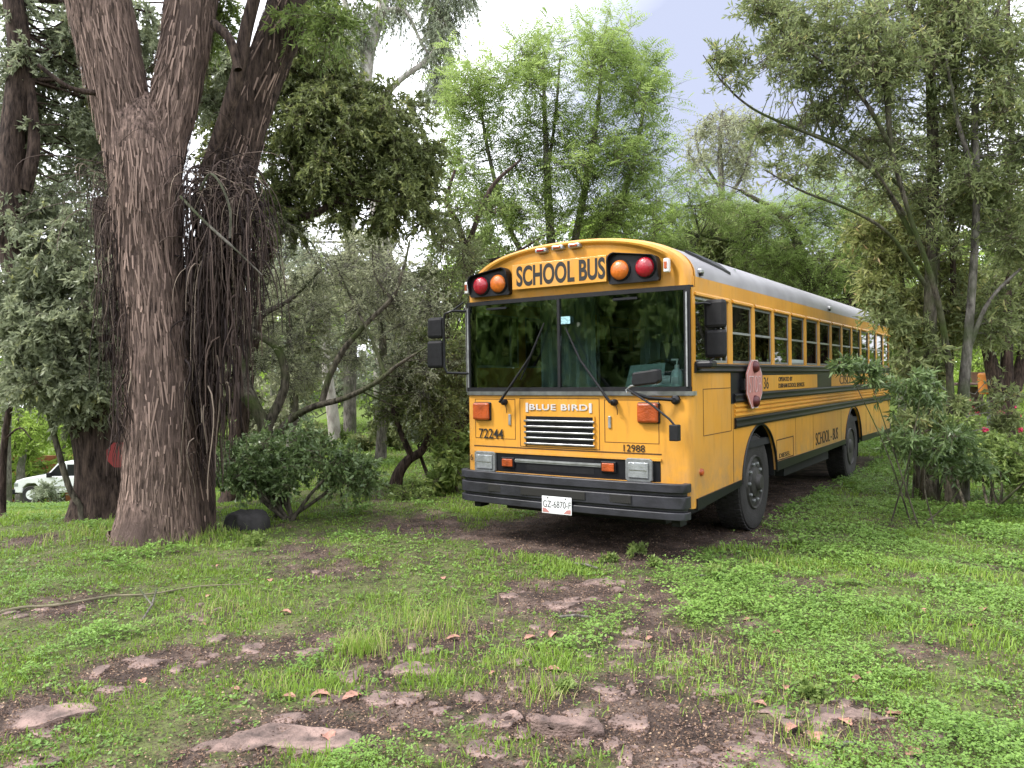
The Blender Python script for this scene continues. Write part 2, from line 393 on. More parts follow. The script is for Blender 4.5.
t.links.new(r1.outputs[0], mx.inputs[6]); t.links.new(r2.outputs[0], mx.inputs[7])
t.links.new(mx.outputs[2], b.inputs['Base Color'])
bp = N(t, 'ShaderNodeBump'); bp.inputs['Strength'].default_value = .9; bp.inputs['Distance'].default_value = .03
t.links.new(n2.outputs['Fac'], bp.inputs['Height']); t.links.new(bp.outputs[0], b.inputs['Normal'])
gcol = np.where(D < 14, gr*.55, np.clip(gr*.55+(D-14)*.05, 0, 1)).clip(0, 1)
gnd = npmesh('ground', np.stack([X, Y, Z], -1).reshape(-1, 3), F, m, None, {'g': gcol.ravel()}, True)
tag(gnd, kind='structure')

# ------------------------------------------------------------ foliage machinery
def unit(v): return v/np.maximum(np.linalg.norm(v, axis=-1, keepdims=True), 1e-9)
def twigs_of(cl, ntw, rng, up=.05, flat=.75):
    c = np.repeat(cl, ntw, 0); K = len(c)
    d = unit(rng.normal(size=(K, 3))*np.array([1, 1, flat])+np.array([0, 0, up]))
    ln = c[:, 3]*rng.uniform(.55, 1.15, K)
    s = c[:, :3]+rng.normal(size=(K, 3))*c[:, 3:4]*.12
    return s, d, ln
def leafquads(pos, ld, L, W, rng, vert=.0):
    n = len(pos); sd = unit(np.cross(ld, rng.normal(size=(n, 3))+np.array([0, 0, vert])))
    nm = np.cross(sd, ld)
    Ls = (L*rng.uniform(.6, 1.25, n))[:, None]; Ws = (W*rng.uniform(.7, 1.2, n))[:, None]
    V = np.stack([pos, pos+ld*Ls*.42+sd*Ws*.5+nm*Ws*.12, pos+ld*Ls-nm*Ls*.12, pos+ld*Ls*.42-sd*Ws*.5+nm*Ws*.12], 1).reshape(-1, 3)
    return V, np.arange(n*4).reshape(-1, 4)
def foliage(name, cl, ntw, nl, L, W, lm, parent, rng, droop=.25, hang=.25, style='simple', up=.05, flat=.75, twm=None, twr=.004, org=None):
    cl = np.asarray(cl, float); s, d, ln = twigs_of(cl, ntw, rng, up, flat); K = len(s)
    tv = rng.random(K)
    if style == 'simple':
        t = rng.uniform(.12, 1, (K, nl))**.75
        pos = s[:, None]+d[:, None]*(ln[:, None]*t)[..., None]
        pos[..., 2] -= droop*ln[:, None]*t**2
        pos = pos.reshape(-1, 3); dd = np.repeat(d, nl, 0)
        ld = unit(dd*.55+rng.normal(size=dd.shape)*.5+np.array([0, 0, -hang]))
        V, Fq = leafquads(pos, ld, L, W, rng)
        att = np.clip(np.repeat(tv, nl)*.5+rng.random(len(pos))*.5, 0, 1)
    else:                                    # pinnate fronds
        t = rng.uniform(.25, 1, (K, nl))
        pos = s[:, None]+d[:, None]*(ln[:, None]*t)[..., None]; pos[..., 2] -= droop*ln[:, None]*t**2
        pos = pos.reshape(-1, 3); dd = np.repeat(d, nl, 0); n = len(pos)
        fd = unit(dd*.7+rng.normal(size=dd.shape)*.5+np.array([0, 0, .15])); sd = unit(np.cross(fd, np.array([0, 0, 1.])+rng.normal(size=(n, 3))*.35))
        m_ = 7; FL = L*rng.uniform(.7, 1.2, n)
        u = np.linspace(.15, 1, m_); allp = []; alld = []; LL = []
        for k in range(m_):
            base = pos+fd*(FL*u[k])[:, None]; base[:, 2] -= hang*FL*u[k]**2
            for sg in (1, -1):
                allp.append(base); alld.append(unit(sd*sg+fd*.55-np.array([0, 0, .25]))); LL.append(FL*W*math.sin(.35+2.4*u[k]))
        pos = np.concatenate(allp); ld = np.concatenate(alld); LL = np.concatenate(LL)
        sd2 = unit(np.cross(ld, np.array([0, 0, 1.])+.2*rng.normal(size=ld.shape)))
        V = np.stack([pos, pos+ld*LL[:, None]*.5+sd2*LL[:, None]*.16, pos+ld*LL[:, None], pos+ld*LL[:, None]*.5-sd2*LL[:, None]*.16], 1).reshape(-1, 3)
        Fq = np.arange(len(V)).reshape(-1, 4)
        att = np.tile(np.clip(np.repeat(tv, nl)*.5+rng.random(n)*.5, 0, 1), m_*2)
    o = npmesh(name, V, Fq, lm, parent, {'v': np.repeat(att, 4)}, org=org)
    if twm is not None:
        seg = 3; V2 = []
        pts = np.stack([s+d*(ln*q)[:, None]-np.array([0, 0, 1])*(droop*ln*q*q)[:, None] for q in (0, .5, 1)], 1)
        a = unit(np.cross(d, rng.normal(size=d.shape))); b_ = np.cross(d, a)
        rad = np.array([1, .7, .35])*twr
        ring = np.stack([a, -a*.5+b_*.87, -a*.5-b_*.87], 1)
        V2 = (pts[:, :, None]+ring[:, None]*rad[None, :, None, None]).reshape(-1, 3)
        b0 = (np.arange(K)*9)[:, None, None, None]
        q = np.array([[[j*3+k, j*3+(k+1) % 3, (j+1)*3+(k+1) % 3, (j+1)*3+k] for k in range(3)] for j in range(2)])
        npmesh('twigs', V2, (b0+q[None]).reshape(-1, 4), twm, parent, org=org)
    return o
def catmull(pts, per=6):
    pts = np.asarray(pts, float); out = []
    Q = np.vstack([2*pts[0]-pts[1], pts, 2*pts[-1]-pts[-2]])
    for i in range(1, len(Q)-2):
        for k in range(per):
            t = k/per
            out.append(.5*((2*Q[i])+(-Q[i-1]+Q[i+1])*t+(2*Q[i-1]-5*Q[i]+4*Q[i+1]-Q[i+2])*t*t+(-Q[i-1]+3*Q[i]-3*Q[i+1]+Q[i+2])*t**3))
    out.append(Q[-2]); return np.array(out)
def limb_path(pp, jit=0, rng=None):
    """pp: list of (u, v, depth, radius_m); u, v where the limb shows, at the depth it stands"""
    pts = []; 
    for i, (u, v, d, r) in enumerate(pp):
        p = P(u, v, d); pts.append([*p, r])
    c = catmull(pts, 6)
    if jit: c[1:-1, :3] += rng.normal(size=(len(c)-2, 3))*jit
    return c
def stem(name, c, mt, parent, n=12, rough=.12, flare=0, seed=0, org=None, fr=3.0, ridge=None):
    """bark tube with an uneven outline along path c (x,y,z,r)"""
    if ridge: # finer along the path
        c = catmull(c, ridge[0])
    p = c[:, :3]; r = c[:, 3]; T = unit(np.gradient(p, axis=0))
    a = unit(np.cross(T, np.array([.31, .95, .02]))); b_ = np.cross(T, a)
    ph = np.arange(n)/n*2*math.pi; ca, sa = np.cos(ph), np.sin(ph)
    ln = np.concatenate([[0], np.cumsum(np.linalg.norm(np.diff(p, axis=0), axis=1))])
    nz = fbm(ca[None]*1.3*fr/3+seed, sa[None]*1.3*fr/3+5, ln[:, None]*1.1+seed, 3)-.5
    R = r[:, None]*(1+rough*2*nz)
    if flare:
        fl = np.exp(-ln/ (r[0]*1.1))[:, None]; R = R*(1+flare*fl*(.6+.8*np.clip(np.sin(ph*4+seed+1.5*np.sin(ph))[None], -.2, 1)))
    if ridge:
        rd = 1-np.abs(2*fbm(ca[None]*ridge[1]+seed, sa[None]*ridge[1], ln[:, None]*ridge[2]+ca[None]*.6, 4)-1)
        fl = fbm(ca[None]*5, sa[None]*5+seed, ln[:, None]*9, 3)
        R = R+ridge[3]*(rd-.75)+ridge[3]*.5*(fl-.5)
    V = (p[:, None]+(a[:, None]*ca[None, :, None]+b_[:, None]*sa[None, :, None])*R[..., None]).reshape(-1, 3)
    m_ = len(p); i, k = np.meshgrid(np.arange(m_-1), np.arange(n), indexing='ij')
    F = np.stack([i*n+k, i*n+(k+1) % n, (i+1)*n+(k+1) % n, (i+1)*n+k], -1).reshape(-1, 4)
    return npmesh(name, V, F, mt, parent, None, True, org=org)
def clumps(regs, rng):
    out = []
    for (u, v, d, ru, rv, rd, n, cr) in regs:
        q = unit(rng.normal(size=(n, 3)))*(rng.random((n, 1))**(1/2.3))
        for a in q:
            p = P(u+a[0]*ru, v+a[1]*rv, d+a[2]*rd); out.append([*p, cr*rng.uniform(.7, 1.3)])
    return np.array(out)
def tree(name, label, cat, limbs, regs, lm, bm_, L, W, ntw, nl, seed, group=None, style='simple', droop=.25, hang=.25, up=.05, flat=.75,
         twr=.004, twm='twig', br=.02, trunkname='trunk', jit=.0, n=12, flare=.35, rough=.12, crown='crown', extra=None):
    rng = np.random.default_rng(seed)
    first = limbs[0]; gu, gv, gd, gr_ = first[0]
    base = P(gu, gv, gd); base[2] = float(H(base[0], base[1]))-.05
    root = thing(name, label, cat, base, group); paths = []
    for i, l in enumerate(limbs):
        c = limb_path(l, jit, rng)
        if i == 0: c[0, :3] = base
        paths.append(c)
        stem(trunkname if i == 0 else 'limb', c, bm_, root, n=n if c[0, 3] > .04 else 7, flare=flare if i == 0 else 0, seed=seed+i, rough=rough)
    cl = clumps(regs, rng)
    if len(cl):
        allp = np.concatenate(paths)
        mb = MB(); 
        for q in cl:
            if br <= 0: break
            d2 = np.linalg.norm(allp[:, :3]-q[:3], axis=1)+np.maximum(0, allp[:, 2]-q[2])*.9
            k = int(np.argmin(d2)); a = allp[k]; e = q[:3]; L_ = np.linalg.norm(e-a[:3])
            if L_ > 9: continue
            mid = (a[:3]+e)/2+rng.normal(size=3)*L_*.09+np.array([0, 0, -.06*L_]); m2 = a[:3]*.25+e*.75+rng.normal(size=3)*L_*.06
            r0 = min(a[3]*.6, br*(.5+L_*.3))
            mb.tube([a[:3], a[:3]*.6+mid*.4, mid, m2, e], [r0, r0*.85, r0*.65, r0*.42, r0*.2], 5, False)
        if mb.v: mb.build('branches', bm_, root, True)
        foliage(crown, cl, ntw, nl, L, W, lm, root, rng, droop, hang, style, up, flat, MT[twm] if twm else None, twr)
    return root
# ------------------------------------------------------------ the school bus
BW = 2.44; BL = 10.05
bus = thing('school_bus', 'yellow flat-nosed school bus with white roof parked on the grassy clearing', 'bus', (1.22, 4.9, 0))
def fy(x): return -.03*(1-((x-1.22)/1.16)**2) if .06 <= x <= 2.38 else 0
def plan(x0=0.0, x1=2.44, o=0.0, yb=.06):
    """front outline of the body seen from above, offset o outwards"""
    pts = []; R_ = .06
    for k in range(7):
        a = math.pi-k*math.pi/12
        pts.append((R_+(R_+o)*math.cos(a), R_-(R_+o)*math.sin(a)))
    xs = np.linspace(.06, 2.38, 30)[1:-1]
    pts += [(x, fy(x)-o) for x in xs]
    for k in range(7):
        a = math.pi/2-k*math.pi/12
        pts.append((2.44-R_+(R_+o)*math.cos(a), R_-(R_+o)*math.sin(a)))
    if x0 > -.0001+0.0 and x0 > 0 or x1 < 2.44:
        q = [p for p in pts if x0 < p[0] < x1]
        q = [(x0, fy(x0)-o)]+q if x0 > 0 else q
        q = q+[(x1, fy(x1)-o)] if x1 < 2.44 else q
        return q
    if yb > R_: pts = [(-o, yb)]+pts+[(2.44+o, yb)]
    return pts
# --- body shell
b = MB()
b.ribbon(plan(yb=.07), .03, .49, 1.465)
def sidepoly(z1):
    pts = [(.07, .50), (1.25, .56)]
    for k in range(17):
        a = math.pi-k*math.pi/16; 
        zz = .52+.60*math.sin(a); yy = 1.90+.60*math.cos(a)
        if k == 0: zz = .56
        if k == 16: zz = .57
        pts.append((yy, zz))
    pts += [(2.52, .57), (6.0, .60)]
    for k in range(17):
        a = math.pi-k*math.pi/16; pts.append((6.68+.62*math.cos(a), .50+.60*math.sin(a) if 0 < k < 16 else .60))
    pts += [(7.32, .58), (BL-.02, .55), (BL-.02, z1), (.07, z1)]
    return pts
for x0 in (BW-.03, 0): b.prism(sidepoly(1.75), 0, x0, x0+.03)
yk = [1.065+.7*k for k in range(13)]
for x0 in (BW-.03, 0):
    b.box(x0, x0+.03, .07, BL-.02, 2.33, 2.50)
    b.box(x0, x0+.03, .07, .10, 1.75, 2.33); b.box(x0, x0+.03, .93, yk[0], 1.75, 2.33)
    for k in range(13):
        y1 = yk[k]+.59; y2 = yk[k+1] if k < 12 else BL-.02
        b.box(x0, x0+.03, y1, y2, 1.75, 2.33)
b.box(.03, BW-.03, BL-.05, BL-.02, .55, 1.75); b.box(.03, BW-.03, BL-.05, BL-.02, 2.33, 2.5)
for xa, xb in ((.03, .25), (.95, 1.5), (2.2, BW-.03)): b.box(xa, xb, BL-.05, BL-.02, 1.75, 2.33)
body = b.build('body', MT['yellow'], bus)
# window drip rail: little awnings over the windows
for k in range(-1, 13):
    ya, yb_ = (yk[k]-.02, yk[k]+.61) if k >= 0 else (.07, .96)
    MB().prism([(BW, 2.345), (BW+.022, 2.335), (BW+.022, 2.352), (BW, 2.372)], 1, ya, yb_).build('drip_rail', MT['yellow'], body)
# --- floor, ceiling and far side seen through the glass
b = MB(); b.box(.03, BW-.03, .1, BL-.06, .88, .95); b.box(.5, .62, .3, 9.6, .62, .86); b.box(1.82, 1.94, .3, 9.6, .62, .86)
b.box(.35, 2.1, .2, 1.2, .30, .86); b.box(.3, 2.1, 7.4, 9.8, .42, .86)  # low front pan box added to block light under the bus
b.box(.1, .45, 2.6, 5.8, .45, .86); b.box(1.9, 2.3, 3.3, 5.6, .40, .86)  # low side boxes, likewise added to keep the underside dark
chs = b.build('chassis_and_light_blocks', MT['dark'], bus)
b = MB(); b.lathe([(.09, 0), (.11, .1), (.11, 1.9), (.09, 2.0)], (.22, 1.9, .5), 0, 10); b.lathe([(.09, 0), (.11, .1), (.11, 1.9), (.09, 2.0)], (.22, 6.68, .5), 0, 10)
b.build('axles', MT['dark'], chs)
for yc in (1.9, 6.68):
    for x0 in (BW-.55, .03):
        pts = [(yc+.64*math.cos(a), .50+.64*math.sin(a)) for a in np.linspace(math.pi, 0, 15)]+[(yc+.61*math.cos(a), .50+.61*math.sin(a)) for a in np.linspace(0, math.pi, 15)]
        MB().prism(pts, 0, x0, x0+.52).build('wheel_well', MT['rubber'], bus, True)
b = MB()
def sec(s=1.0, y=0., zb=2.50, n=34, s2=None):
    o = []
    for a in np.linspace(math.pi, 0, n):
        cx, sz = math.cos(a), math.sin(a)
        ex = 2/2.25
        o.append((1.22+1.22*s*math.copysign(abs(cx)**ex, cx), y, zb+(.425*s if s2 is None else s2)*abs(sz)**ex))
    return o
rows = [sec(1, .088), sec(1, .6)]+[sec(1, y) for y in np.linspace(1, 9.2, 12)]+[sec(.998, 9.55, 2.5, s2=.40), sec(.992, 9.8, 2.5, s2=.33), sec(.985, 9.95, 2.5, s2=.24), sec(.97, 10.02, 2.5, s2=.12), sec(.96, 10.03, 2.5, s2=.02)]
def loft(rows, b):
    n = len(rows[0]); V = [p for r in rows for p in r]
    F = [(i*n+k, i*n+k+1, (i+1)*n+k+1, (i+1)*n+k) for i in range(len(rows)-1) for k in range(n-1)]
    return b.add(V, F)
loft(rows, b)
roof = b.build('roof', MT['roofwhite'], bus, True)
b = MB(); loft([[(p[0]*.975+.03, p[1], p[2]-.04) for p in sec(1, y)] for y in (.3, 5, 9.7)], b); b.build('ceiling', MT['ceil'], bus, True)
for y in np.arange(.9, 9.6, .7):
    b = MB(); r1 = [(p[0]*.965+.042, p[1], p[2]-.05) for p in sec(1, y)]; b.tube(r1, .016, 6); b.build('ceiling_rib', MT['alu'], bus, True)
# --- brow (front cap)
zb = 2.41
def brow(s, y, si=1.0):
    arc = sec(1, y); o = [(0, y, zb)]+arc+[(2.44, y, zb)]
    cx, cz = 1.22, 2.46
    return [(cx+(p[0]-cx)*s, y+(.06*((p[0]-1.22)/1.22)**4-.02*(1-((p[0]-1.22)/1.22)**2) if y < .07 else 0), cz+(p[2]-cz)*(s if p[2] > cz else si)) for p in o]
rows = [brow(1, .09), brow(1.003, .08), brow(1.002, .05), brow(.992, .01), brow(.972, -.025), brow(.935, -.04), brow(.905, -.035), brow(.885, -.012), brow(.86, -.002, .9)]
b = MB(); loft(rows, b); n = len(rows[0]); V = rows[-1]; 
base = len(b.v); b.v += [tuple(p) for p in V]+[(1.22, -.025, 2.55)]; b.f += [(base+k, base+k+1, base+n) for k in range(n-1)]+[(base+n-1, base, base+n)]
# underside, from the first row's bottom ends to the last row's
V = [rows[i][0] for i in range(len(rows))]+[rows[i][-1] for i in range(len(rows))]; m_ = len(rows)
b.add(V, [(i, i+1, m_+i+1, m_+i) for i in range(m_-1)])
cap = b.build('front_cap', MT['yellow'], bus, True)
def by(x): return -.005-.02*(1-((x-1.22)/1.22)**2)-.006      # brow face depth at x
# rear cap band
MB().box(.0, BW, BL-.02, BL, 2.33, 2.5).build('rear_cap', MT['yellow'], bus)
# --- front trim
b = MB(); b.ribbon(plan(o=.022), .05, 1.468, 1.505); b.build('sill_moulding', MT['chrome'], bus, True)
b = MB(); b.ribbon(plan(o=.004), .03, 1.505, 1.545); b.ribbon(plan(o=.003), .03, 2.38, 2.42); gk = b.build('windscreen_frame', MT['rubber'], bus, True)
b = MB(); b.box(1.125, 1.152, fy(1.14)-.012, fy(1.14)+.02, 1.545, 2.385); b.build('centre_bar', MT['rubber'], gk)
b = MB(); b.box(2.375, 2.43, .0, .022, 1.5, 2.42); b.box(.012, .05, .0, .022, 1.5, 2.42); b.build('corner_rubber', MT['rubber'], gk)
b = MB(); b.box(2.395, 2.408, -.012, -.002, 1.545, 2.36); b.box(.02, .035, -.008, .0, 1.545, 2.36); b.box(-.004, .0, .0, .05, 1.5, 2.38); b.build('corner_trim', MT['alu'], gk)
b = MB(); b.box(2.41, 2.444, .025, .075, 1.46, 2.40); b.box(-.003, .03, .025, .075, 1.46, 2.40); b.build('corner_post', MT['yellow'], bus)
b = MB(); b.ribbon(plan(.035, 1.125, -.006), .006, 1.54, 2.39); b.build('windscreen_pane', MT['glass'], bus, True)
b = MB(); b.ribbon(plan(1.152, 2.40, -.006), .006, 1.54, 2.39); b.build('windscreen_pane', MT['glass'], bus, True)
def strip(x0, x1, z0, z1, o, m, name, th=None, par=bus): return MB().ribbon(plan(x0, x1, o), (th or o)+.002, z0, z1).build(name, MT[m], par, True)
strip(.10, 2.15, .705, .892, .004, 'black', 'lamp_panel')
strip(.09, 2.16, .892, .912, .016, 'yellow', 'panel_lip'); strip(.09, 2.16, .688, .705, .016, 'yellow', 'panel_lip')
strip(.09, 2.16, .645, .655, .003, 'seam', 'panel_seam'); strip(.09, 2.16, .945, .956, .003, 'seam', 'panel_seam')
def frame_lines(x0, x1, z0, z1, name='access_door', t=.005):
    b = MB()
    b.ribbon(plan(x0, x1, .002), .004, z0, z0+t); b.ribbon(plan(x0, x1, .002), .004, z1-t, z1)
    for x in (x0, x1-t): b.box(x, x+t, fy(x)-.0025, fy(x)+.002, z0+t, z1-t)
    return b.build(name, MT['seam'], bus)
for x0, x1, z0, z1 in ((.11, .62, 1.03, 1.43), (1.61, 2.14, 1.04, 1.43), (.675, 1.56, .965, 1.44)):
    p_ = frame_lines(x0, x1, z0, z1)
    if x1-x0 < .7:
        xl = .555 if x0 < 1 else 1.665
        b = MB(); b.box(xl-.014, xl+.014, fy(xl)-.014, fy(xl)+.001, 1.17, 1.28); b.build('latch', MT['alu'], p_, bevel=.004)
# grille
b = MB(); b.ribbon(plan(.75, 1.50, .003), .005, .985, 1.265); g = b.build('grille', MT['black'], bus, True)
for k in range(5):
    z = .992+k*.055
    b = MB(); b.ribbon(plan(.735, 1.515, .026), .016, z, z+.018); b.build('grille_bar', MT['chrome'], g, True, .003)
for x in (.742, 1.505): MB().box(x-.008, x+.008, fy(x)-.012, fy(x)+.001, .975, 1.275).build('grille_edge', MT['yellow'], g)
strip(.62, 1.58, .81, .842, .018, 'alu', 'lower_grille_bar')
strip(.62, 1.58, .822, .829, .024, 'chrome', 'lower_grille_bar')
strip(.75, 1.5, .735, .88, .0065, 'rubber', 'lower_grille')
# lamps
for xc, zc in ((.25, .795), (1.955, .805)):
    yf = fy(xc)-.005
    b = MB(); 
    o1 = [(xc+.13*sx*(1 if i else .82), zc+.105*sz*(.82 if i else 1)) for sx, sz, i in ((-1,-1,0),(1,-1,0),(1,-1,1),(1,1,1),(1,1,0),(-1,1,0),(-1,1,1),(-1,-1,1))]
    b.prism(o1, 1, yf-.03, yf+.004); h = b.build('headlight', MT['greyrim'], bus, bevel=.008)
    MB().box(xc-.098, xc+.098, yf-.041, yf-.028, zc-.07, zc+.07).build('headlight_lens', MT['lens'], h, bevel=.01)
    MB().box(xc-.085, xc+.085, yf-.043, yf-.041, zc-.004, zc+.004).build('lens_bar', MT['chrome'], h)
for xc, zc in ((.535, .80), (1.655, .815)):
    yf = fy(xc)-.004
    h = MB().box(xc-.078, xc+.078, yf-.022, yf, zc-.052, zc+.052).build('indicator', MT['black'], bus, bevel=.006)
    MB().box(xc-.063, xc+.063, yf-.036, yf-.021, zc-.038, zc+.038).build('indicator_lens', MT['orange'], h, bevel=.01)
for xc, zc in ((.215, 1.305), (2.05, 1.315)):
    yf = fy(xc)
    h = MB().box(xc-.107, xc+.107, yf-.02, yf+.002, zc-.093, zc+.093).build('turn_signal', MT['black'], bus, bevel=.012)
    MB().box(xc-.1, xc+.1, yf-.055, yf-.019, zc-.087, zc+.087).build('turn_signal_lens', MT['orange'], h, bevel=.032)
# warning lamp boxes in the brow
def lampbox(x0, x1, z0, z1, lft, lamps):
    yf = min(by(x0), by(x1))-.004; pts = []
    r = .07
    cs = [(x1-.02, z0+.02, -90), (x1-r, z1-r-(.0 if lft else .05), 0), (x0+r, z1-r-(.05 if lft else 0), 90), (x0+.02, z0+.02, 180)]
    for (cx, cz, a0), rad in zip(cs, (.02, r, r, .02)):
        for k in range(5):
            a = math.radians(a0+k*22.5); pts.append((cx+rad*math.cos(a), cz+rad*math.sin(a)))
    yb = max(by(x0), by(x1))+.03
    box = MB().prism(pts, 1, yf-.004, yb).build('warning_lamp_box', MT['black'], bus)
    up = [p for p in pts if p[1] > z0+.06]; up = [(x1, z0+.03)]+up+[(x0, z0+.03)]
    c0 = np.array([(x0+x1)/2, (z0+z1)/2]); V = []; n_ = len(up)
    inn = [tuple(c0+(np.array(p)-c0)*.955) for p in up]
    b = MB()
    for q, yy in ((up, yf-.055), (inn, yf-.055), (up, yf), (inn, yf)): V += [(p[0], yy+(.045 if (p[1] < z0+.05 and yy < yf-.01) else 0), p[1]) for p in q]
    F = []
    for i in range(n_-1): F += [(i, i+1, n_+i+1, n_+i), (i, i+1, 2*n_+i+1, 2*n_+i), (n_+i, n_+i+1, 3*n_+i+1, 3*n_+i)]
    b.add(V, F); b.build('lamp_hood', MT['black'], box)
    for xc, zc, c in lamps:
        h = MB().lathe([(.098, 0), (.1, .012), (.092, .02)], (xc, yf-.002, zc), 1, 26, -1).build('lamp_ring', MT['rubber'], box, True)
        MB().lathe([(.09, .0), (.087, .02), (.074, .036), (.05, .048), (.02, .054), (.002, .055)], (xc, yf-.012, zc), 1, 26, -1).build('warning_lamp', MT[c], box, True)
lampbox(.085, .575, 2.465, 2.735, True, ((.235, 2.575, 'red'), (.45, 2.58, 'amber')))
lampbox(1.675, 2.165, 2.475, 2.755, False, ((1.795, 2.595, 'amber'), (2.04, 2.60, 'red')))
for xc, z in ((.97, 2.852), (1.155, 2.862), (1.335, 2.862)):
    yy = -.035
    h = MB().box(xc-.062, xc+.062, yy-.045, yy+.06, z-.022, z+.022).build('marker_light', MT['alu'], bus, bevel=.012)
    MB().box(xc-.04, xc+.04, yy-.056, yy-.03, z-.012, z+.014).build('marker_lens', MT['red' if xc < 1 else 'orange'], h, bevel=.008)
for xc, z in ((.045, 2.57), (2.235, 2.60)):
    h = MB().box(xc-.022, xc+.022, by(xc)-.035, by(xc)+.03, z-.06, z+.06).build('clearance_light', MT['white'], bus, bevel=.01)
    MB().box(xc-.012, xc+.012, by(xc)-.042, by(xc)-.03, z-.03, z+.03).build('clearance_lens', MT['orange'], h)
for y in (.22, 5.1):
    h = MB().box(BW-.05, BW+.03, y-.035, y+.035, 2.535, 2.575).build('roof_light', MT['alu'], bus, bevel=.01); MB().box(BW+.0, BW+.025, y-.02, y+.02, 2.515, 2.535).build('light_foot', MT['black'], h)
# visor brackets under the brow
for xc in (.42, 1.84): MB().box(xc-.12, xc+.12, fy(xc)-.03, fy(xc)-.018, 2.325, 2.345).build('visor_bracket', MT['black'], bus)
# roof hatch / air scoop
def roofpt(x, y, h=0):
    t = min(1, abs((x-1.22)/1.22)); z = 2.5+.425*(1-t**2.25)**(1/2.25); return (x, y, z+h)
b = MB(); pts = [(2.27, .30), (2.35, .50), (2.415, 1.10), (2.36, .95), (2.30, .60)]
V = [roofpt(x, y, .004) for x, y in pts]+[roofpt(x, y, .03) for x, y in pts]
b.add(V, [(4,3,2,1,0), (5,6,7,8,9)]+[(i, (i+1) % 5, 5+(i+1) % 5, 5+i) for i in range(5)]); b.build('roof_vent', MT['black'], bus)
# bumper
bp_ = [(-.03, .0), (-.028, -.04), (.0, -.10), (.06, -.14)]+[(x, -.15-.06*(1-((x-1.22)/1.2)**2)) for x in np.linspace(.12, 2.30, 18)]+[(2.38, -.14), (2.415, -.115), (2.43, -.07), (2.432, -.02)]
b = MB()
for z0, z1, o in ((.405, .47, .0), (.47, .50, -.03), (.50, .605, .0), (.605, .64, -.03), (.64, .715, .004)):
    pts = []; A_ = np.array(bp_); T = unit(np.gradient(A_, axis=0)); Nn = np.stack([T[:, 1], -T[:, 0]], 1)
    b.ribbon([tuple(q) for q in A_+Nn*o], .06+o, z0, z1)
bump = b.build('bumper', MT['bumper'], bus, True, .006)
for x0, x1 in ((.40, .55), (.80, 1.50), (1.74, 1.95)):
    yy = -.15-.06*(1-(((x0+x1)/2-1.22)/1.2)**2)
    MB().box(x0, x1, yy-.006, yy+.03, .525, .598).build('slot_shade_plate', MT['ink'], bump, bevel=.003)  # near-black plate standing in for the shade inside a recessed slot
for x0 in (.10, 2.25): MB().box(x0, x0+.08, -.02, .12, .33, .41).build('tow_hook', MT['rubber'], bump)
# licence plate
yp = -.219
pl = MB().box(1.045, 1.365, yp-.004, yp, .375, .535).build('licence_plate', MT['white'], bus, bevel=.002)
for s_, xs in ((1, 1.055), (-1, 1.355)):
    MB().prism([(xs, .385), (xs+s_*.075, .385), (xs+s_*.035, .42), (xs, .425)], 1, yp-.006, yp-.004).build('plate_emblem', MT['stopred'], pl)
for xs in (1.11, 1.30): MB().lathe([(.008, 0), (.006, .003)], (xs, yp-.004, .52), 1, 8, -1).build('plate_bolt', MT['black'], pl)
# --- driver side (x = 2.44) trim
def rail(y0, y1, z0, z1, m, name='rub_rail', out=.028, par=bus):
    zc = (z0+z1)/2; h = z1-z0
    pr = [(BW, z0), (BW+out*.7, z0+h*.06), (BW+out, z0+h*.22), (BW+out*.8, z0+h*.42), (BW+out*.8, z0+h*.58), (BW+out, z0+h*.78), (BW+out*.7, z0+h*.94), (BW, z1)]
    b = MB(); V = [(p[0], y, p[1]) for y in (y0, y1) for p in pr]; n_ = len(pr)
    b.add(V, [tuple(range(n_)), tuple(range(2*n_-1, n_-1, -1))]+[(i, n_+i, n_+(i+1) % n_, (i+1) % n_) for i in range(n_)])
    return b.build(name, MT[m], par)
rail(.05, BL-.01, 1.66, 1.745, 'black'); rail(1.06, BL-.01, 1.365, 1.46, 'black'); rail(1.08, BL-.01, 1.115, 1.22, 'black')
MB().box(BW, BW+.003, .99, BL-.03, 1.46, 1.66).build('black_band', MT['black'], bus)
MB().box(BW, BW+.003, .99, 1.08, 1.36, 1.46).build('black_band', MT['black'], bus)
for z in (1.225, 1.27, 1.315):
    MB().prism([(BW, z+.003), (BW+.018, z+.014), (BW+.018, z+.028), (BW, z+.04)][::1], 1, 1.08, BL-.02)
    b = MB(); V = [(x, y, zz) for y in (1.08, BL-.02) for x, zz in ((BW, z+.002), (BW+.02, z+.012), (BW+.02, z+.028), (BW, z+.04))]
    b.add(V, [(0,1,2,3), (7,6,5,4), (0,4,5,1), (1,5,6,2), (2,6,7,3), (3,7,4,0)]); b.build('body_rib', MT['yellow'], bus)
MB().box(BW+.003, BW+.006, 1.99, 4.37, 1.462, 1.632).build('name_panel', MT['yellow'], bus)
MB().box(BW+.003, BW+.006, 5.19, 9.9, 1.462, 1.632).build('name_panel', MT['yellow'], bus)
for y0, y1, z0, z1, zz0, zz1 in ((.075, 1.26, .47, .57, .54, .60), (2.5, 6.06, .56, .66, .59, .655), (7.3, BL-.02, .53, .62, .50, .58)):
    b = MB(); V = [(BW+dx, y, z) for y, a, c in ((y0, z0, z1), (y1, zz0, zz1)) for dx, z in ((-.02, a), (.014, a), (.014, c), (-.02, c))]
    b.add(V, [(0,1,2,3), (7,6,5,4), (0,4,5,1), (1,5,6,2), (2,6,7,3), (3,7,4,0)]); b.build('skirt_edge', MT['black'], bus)
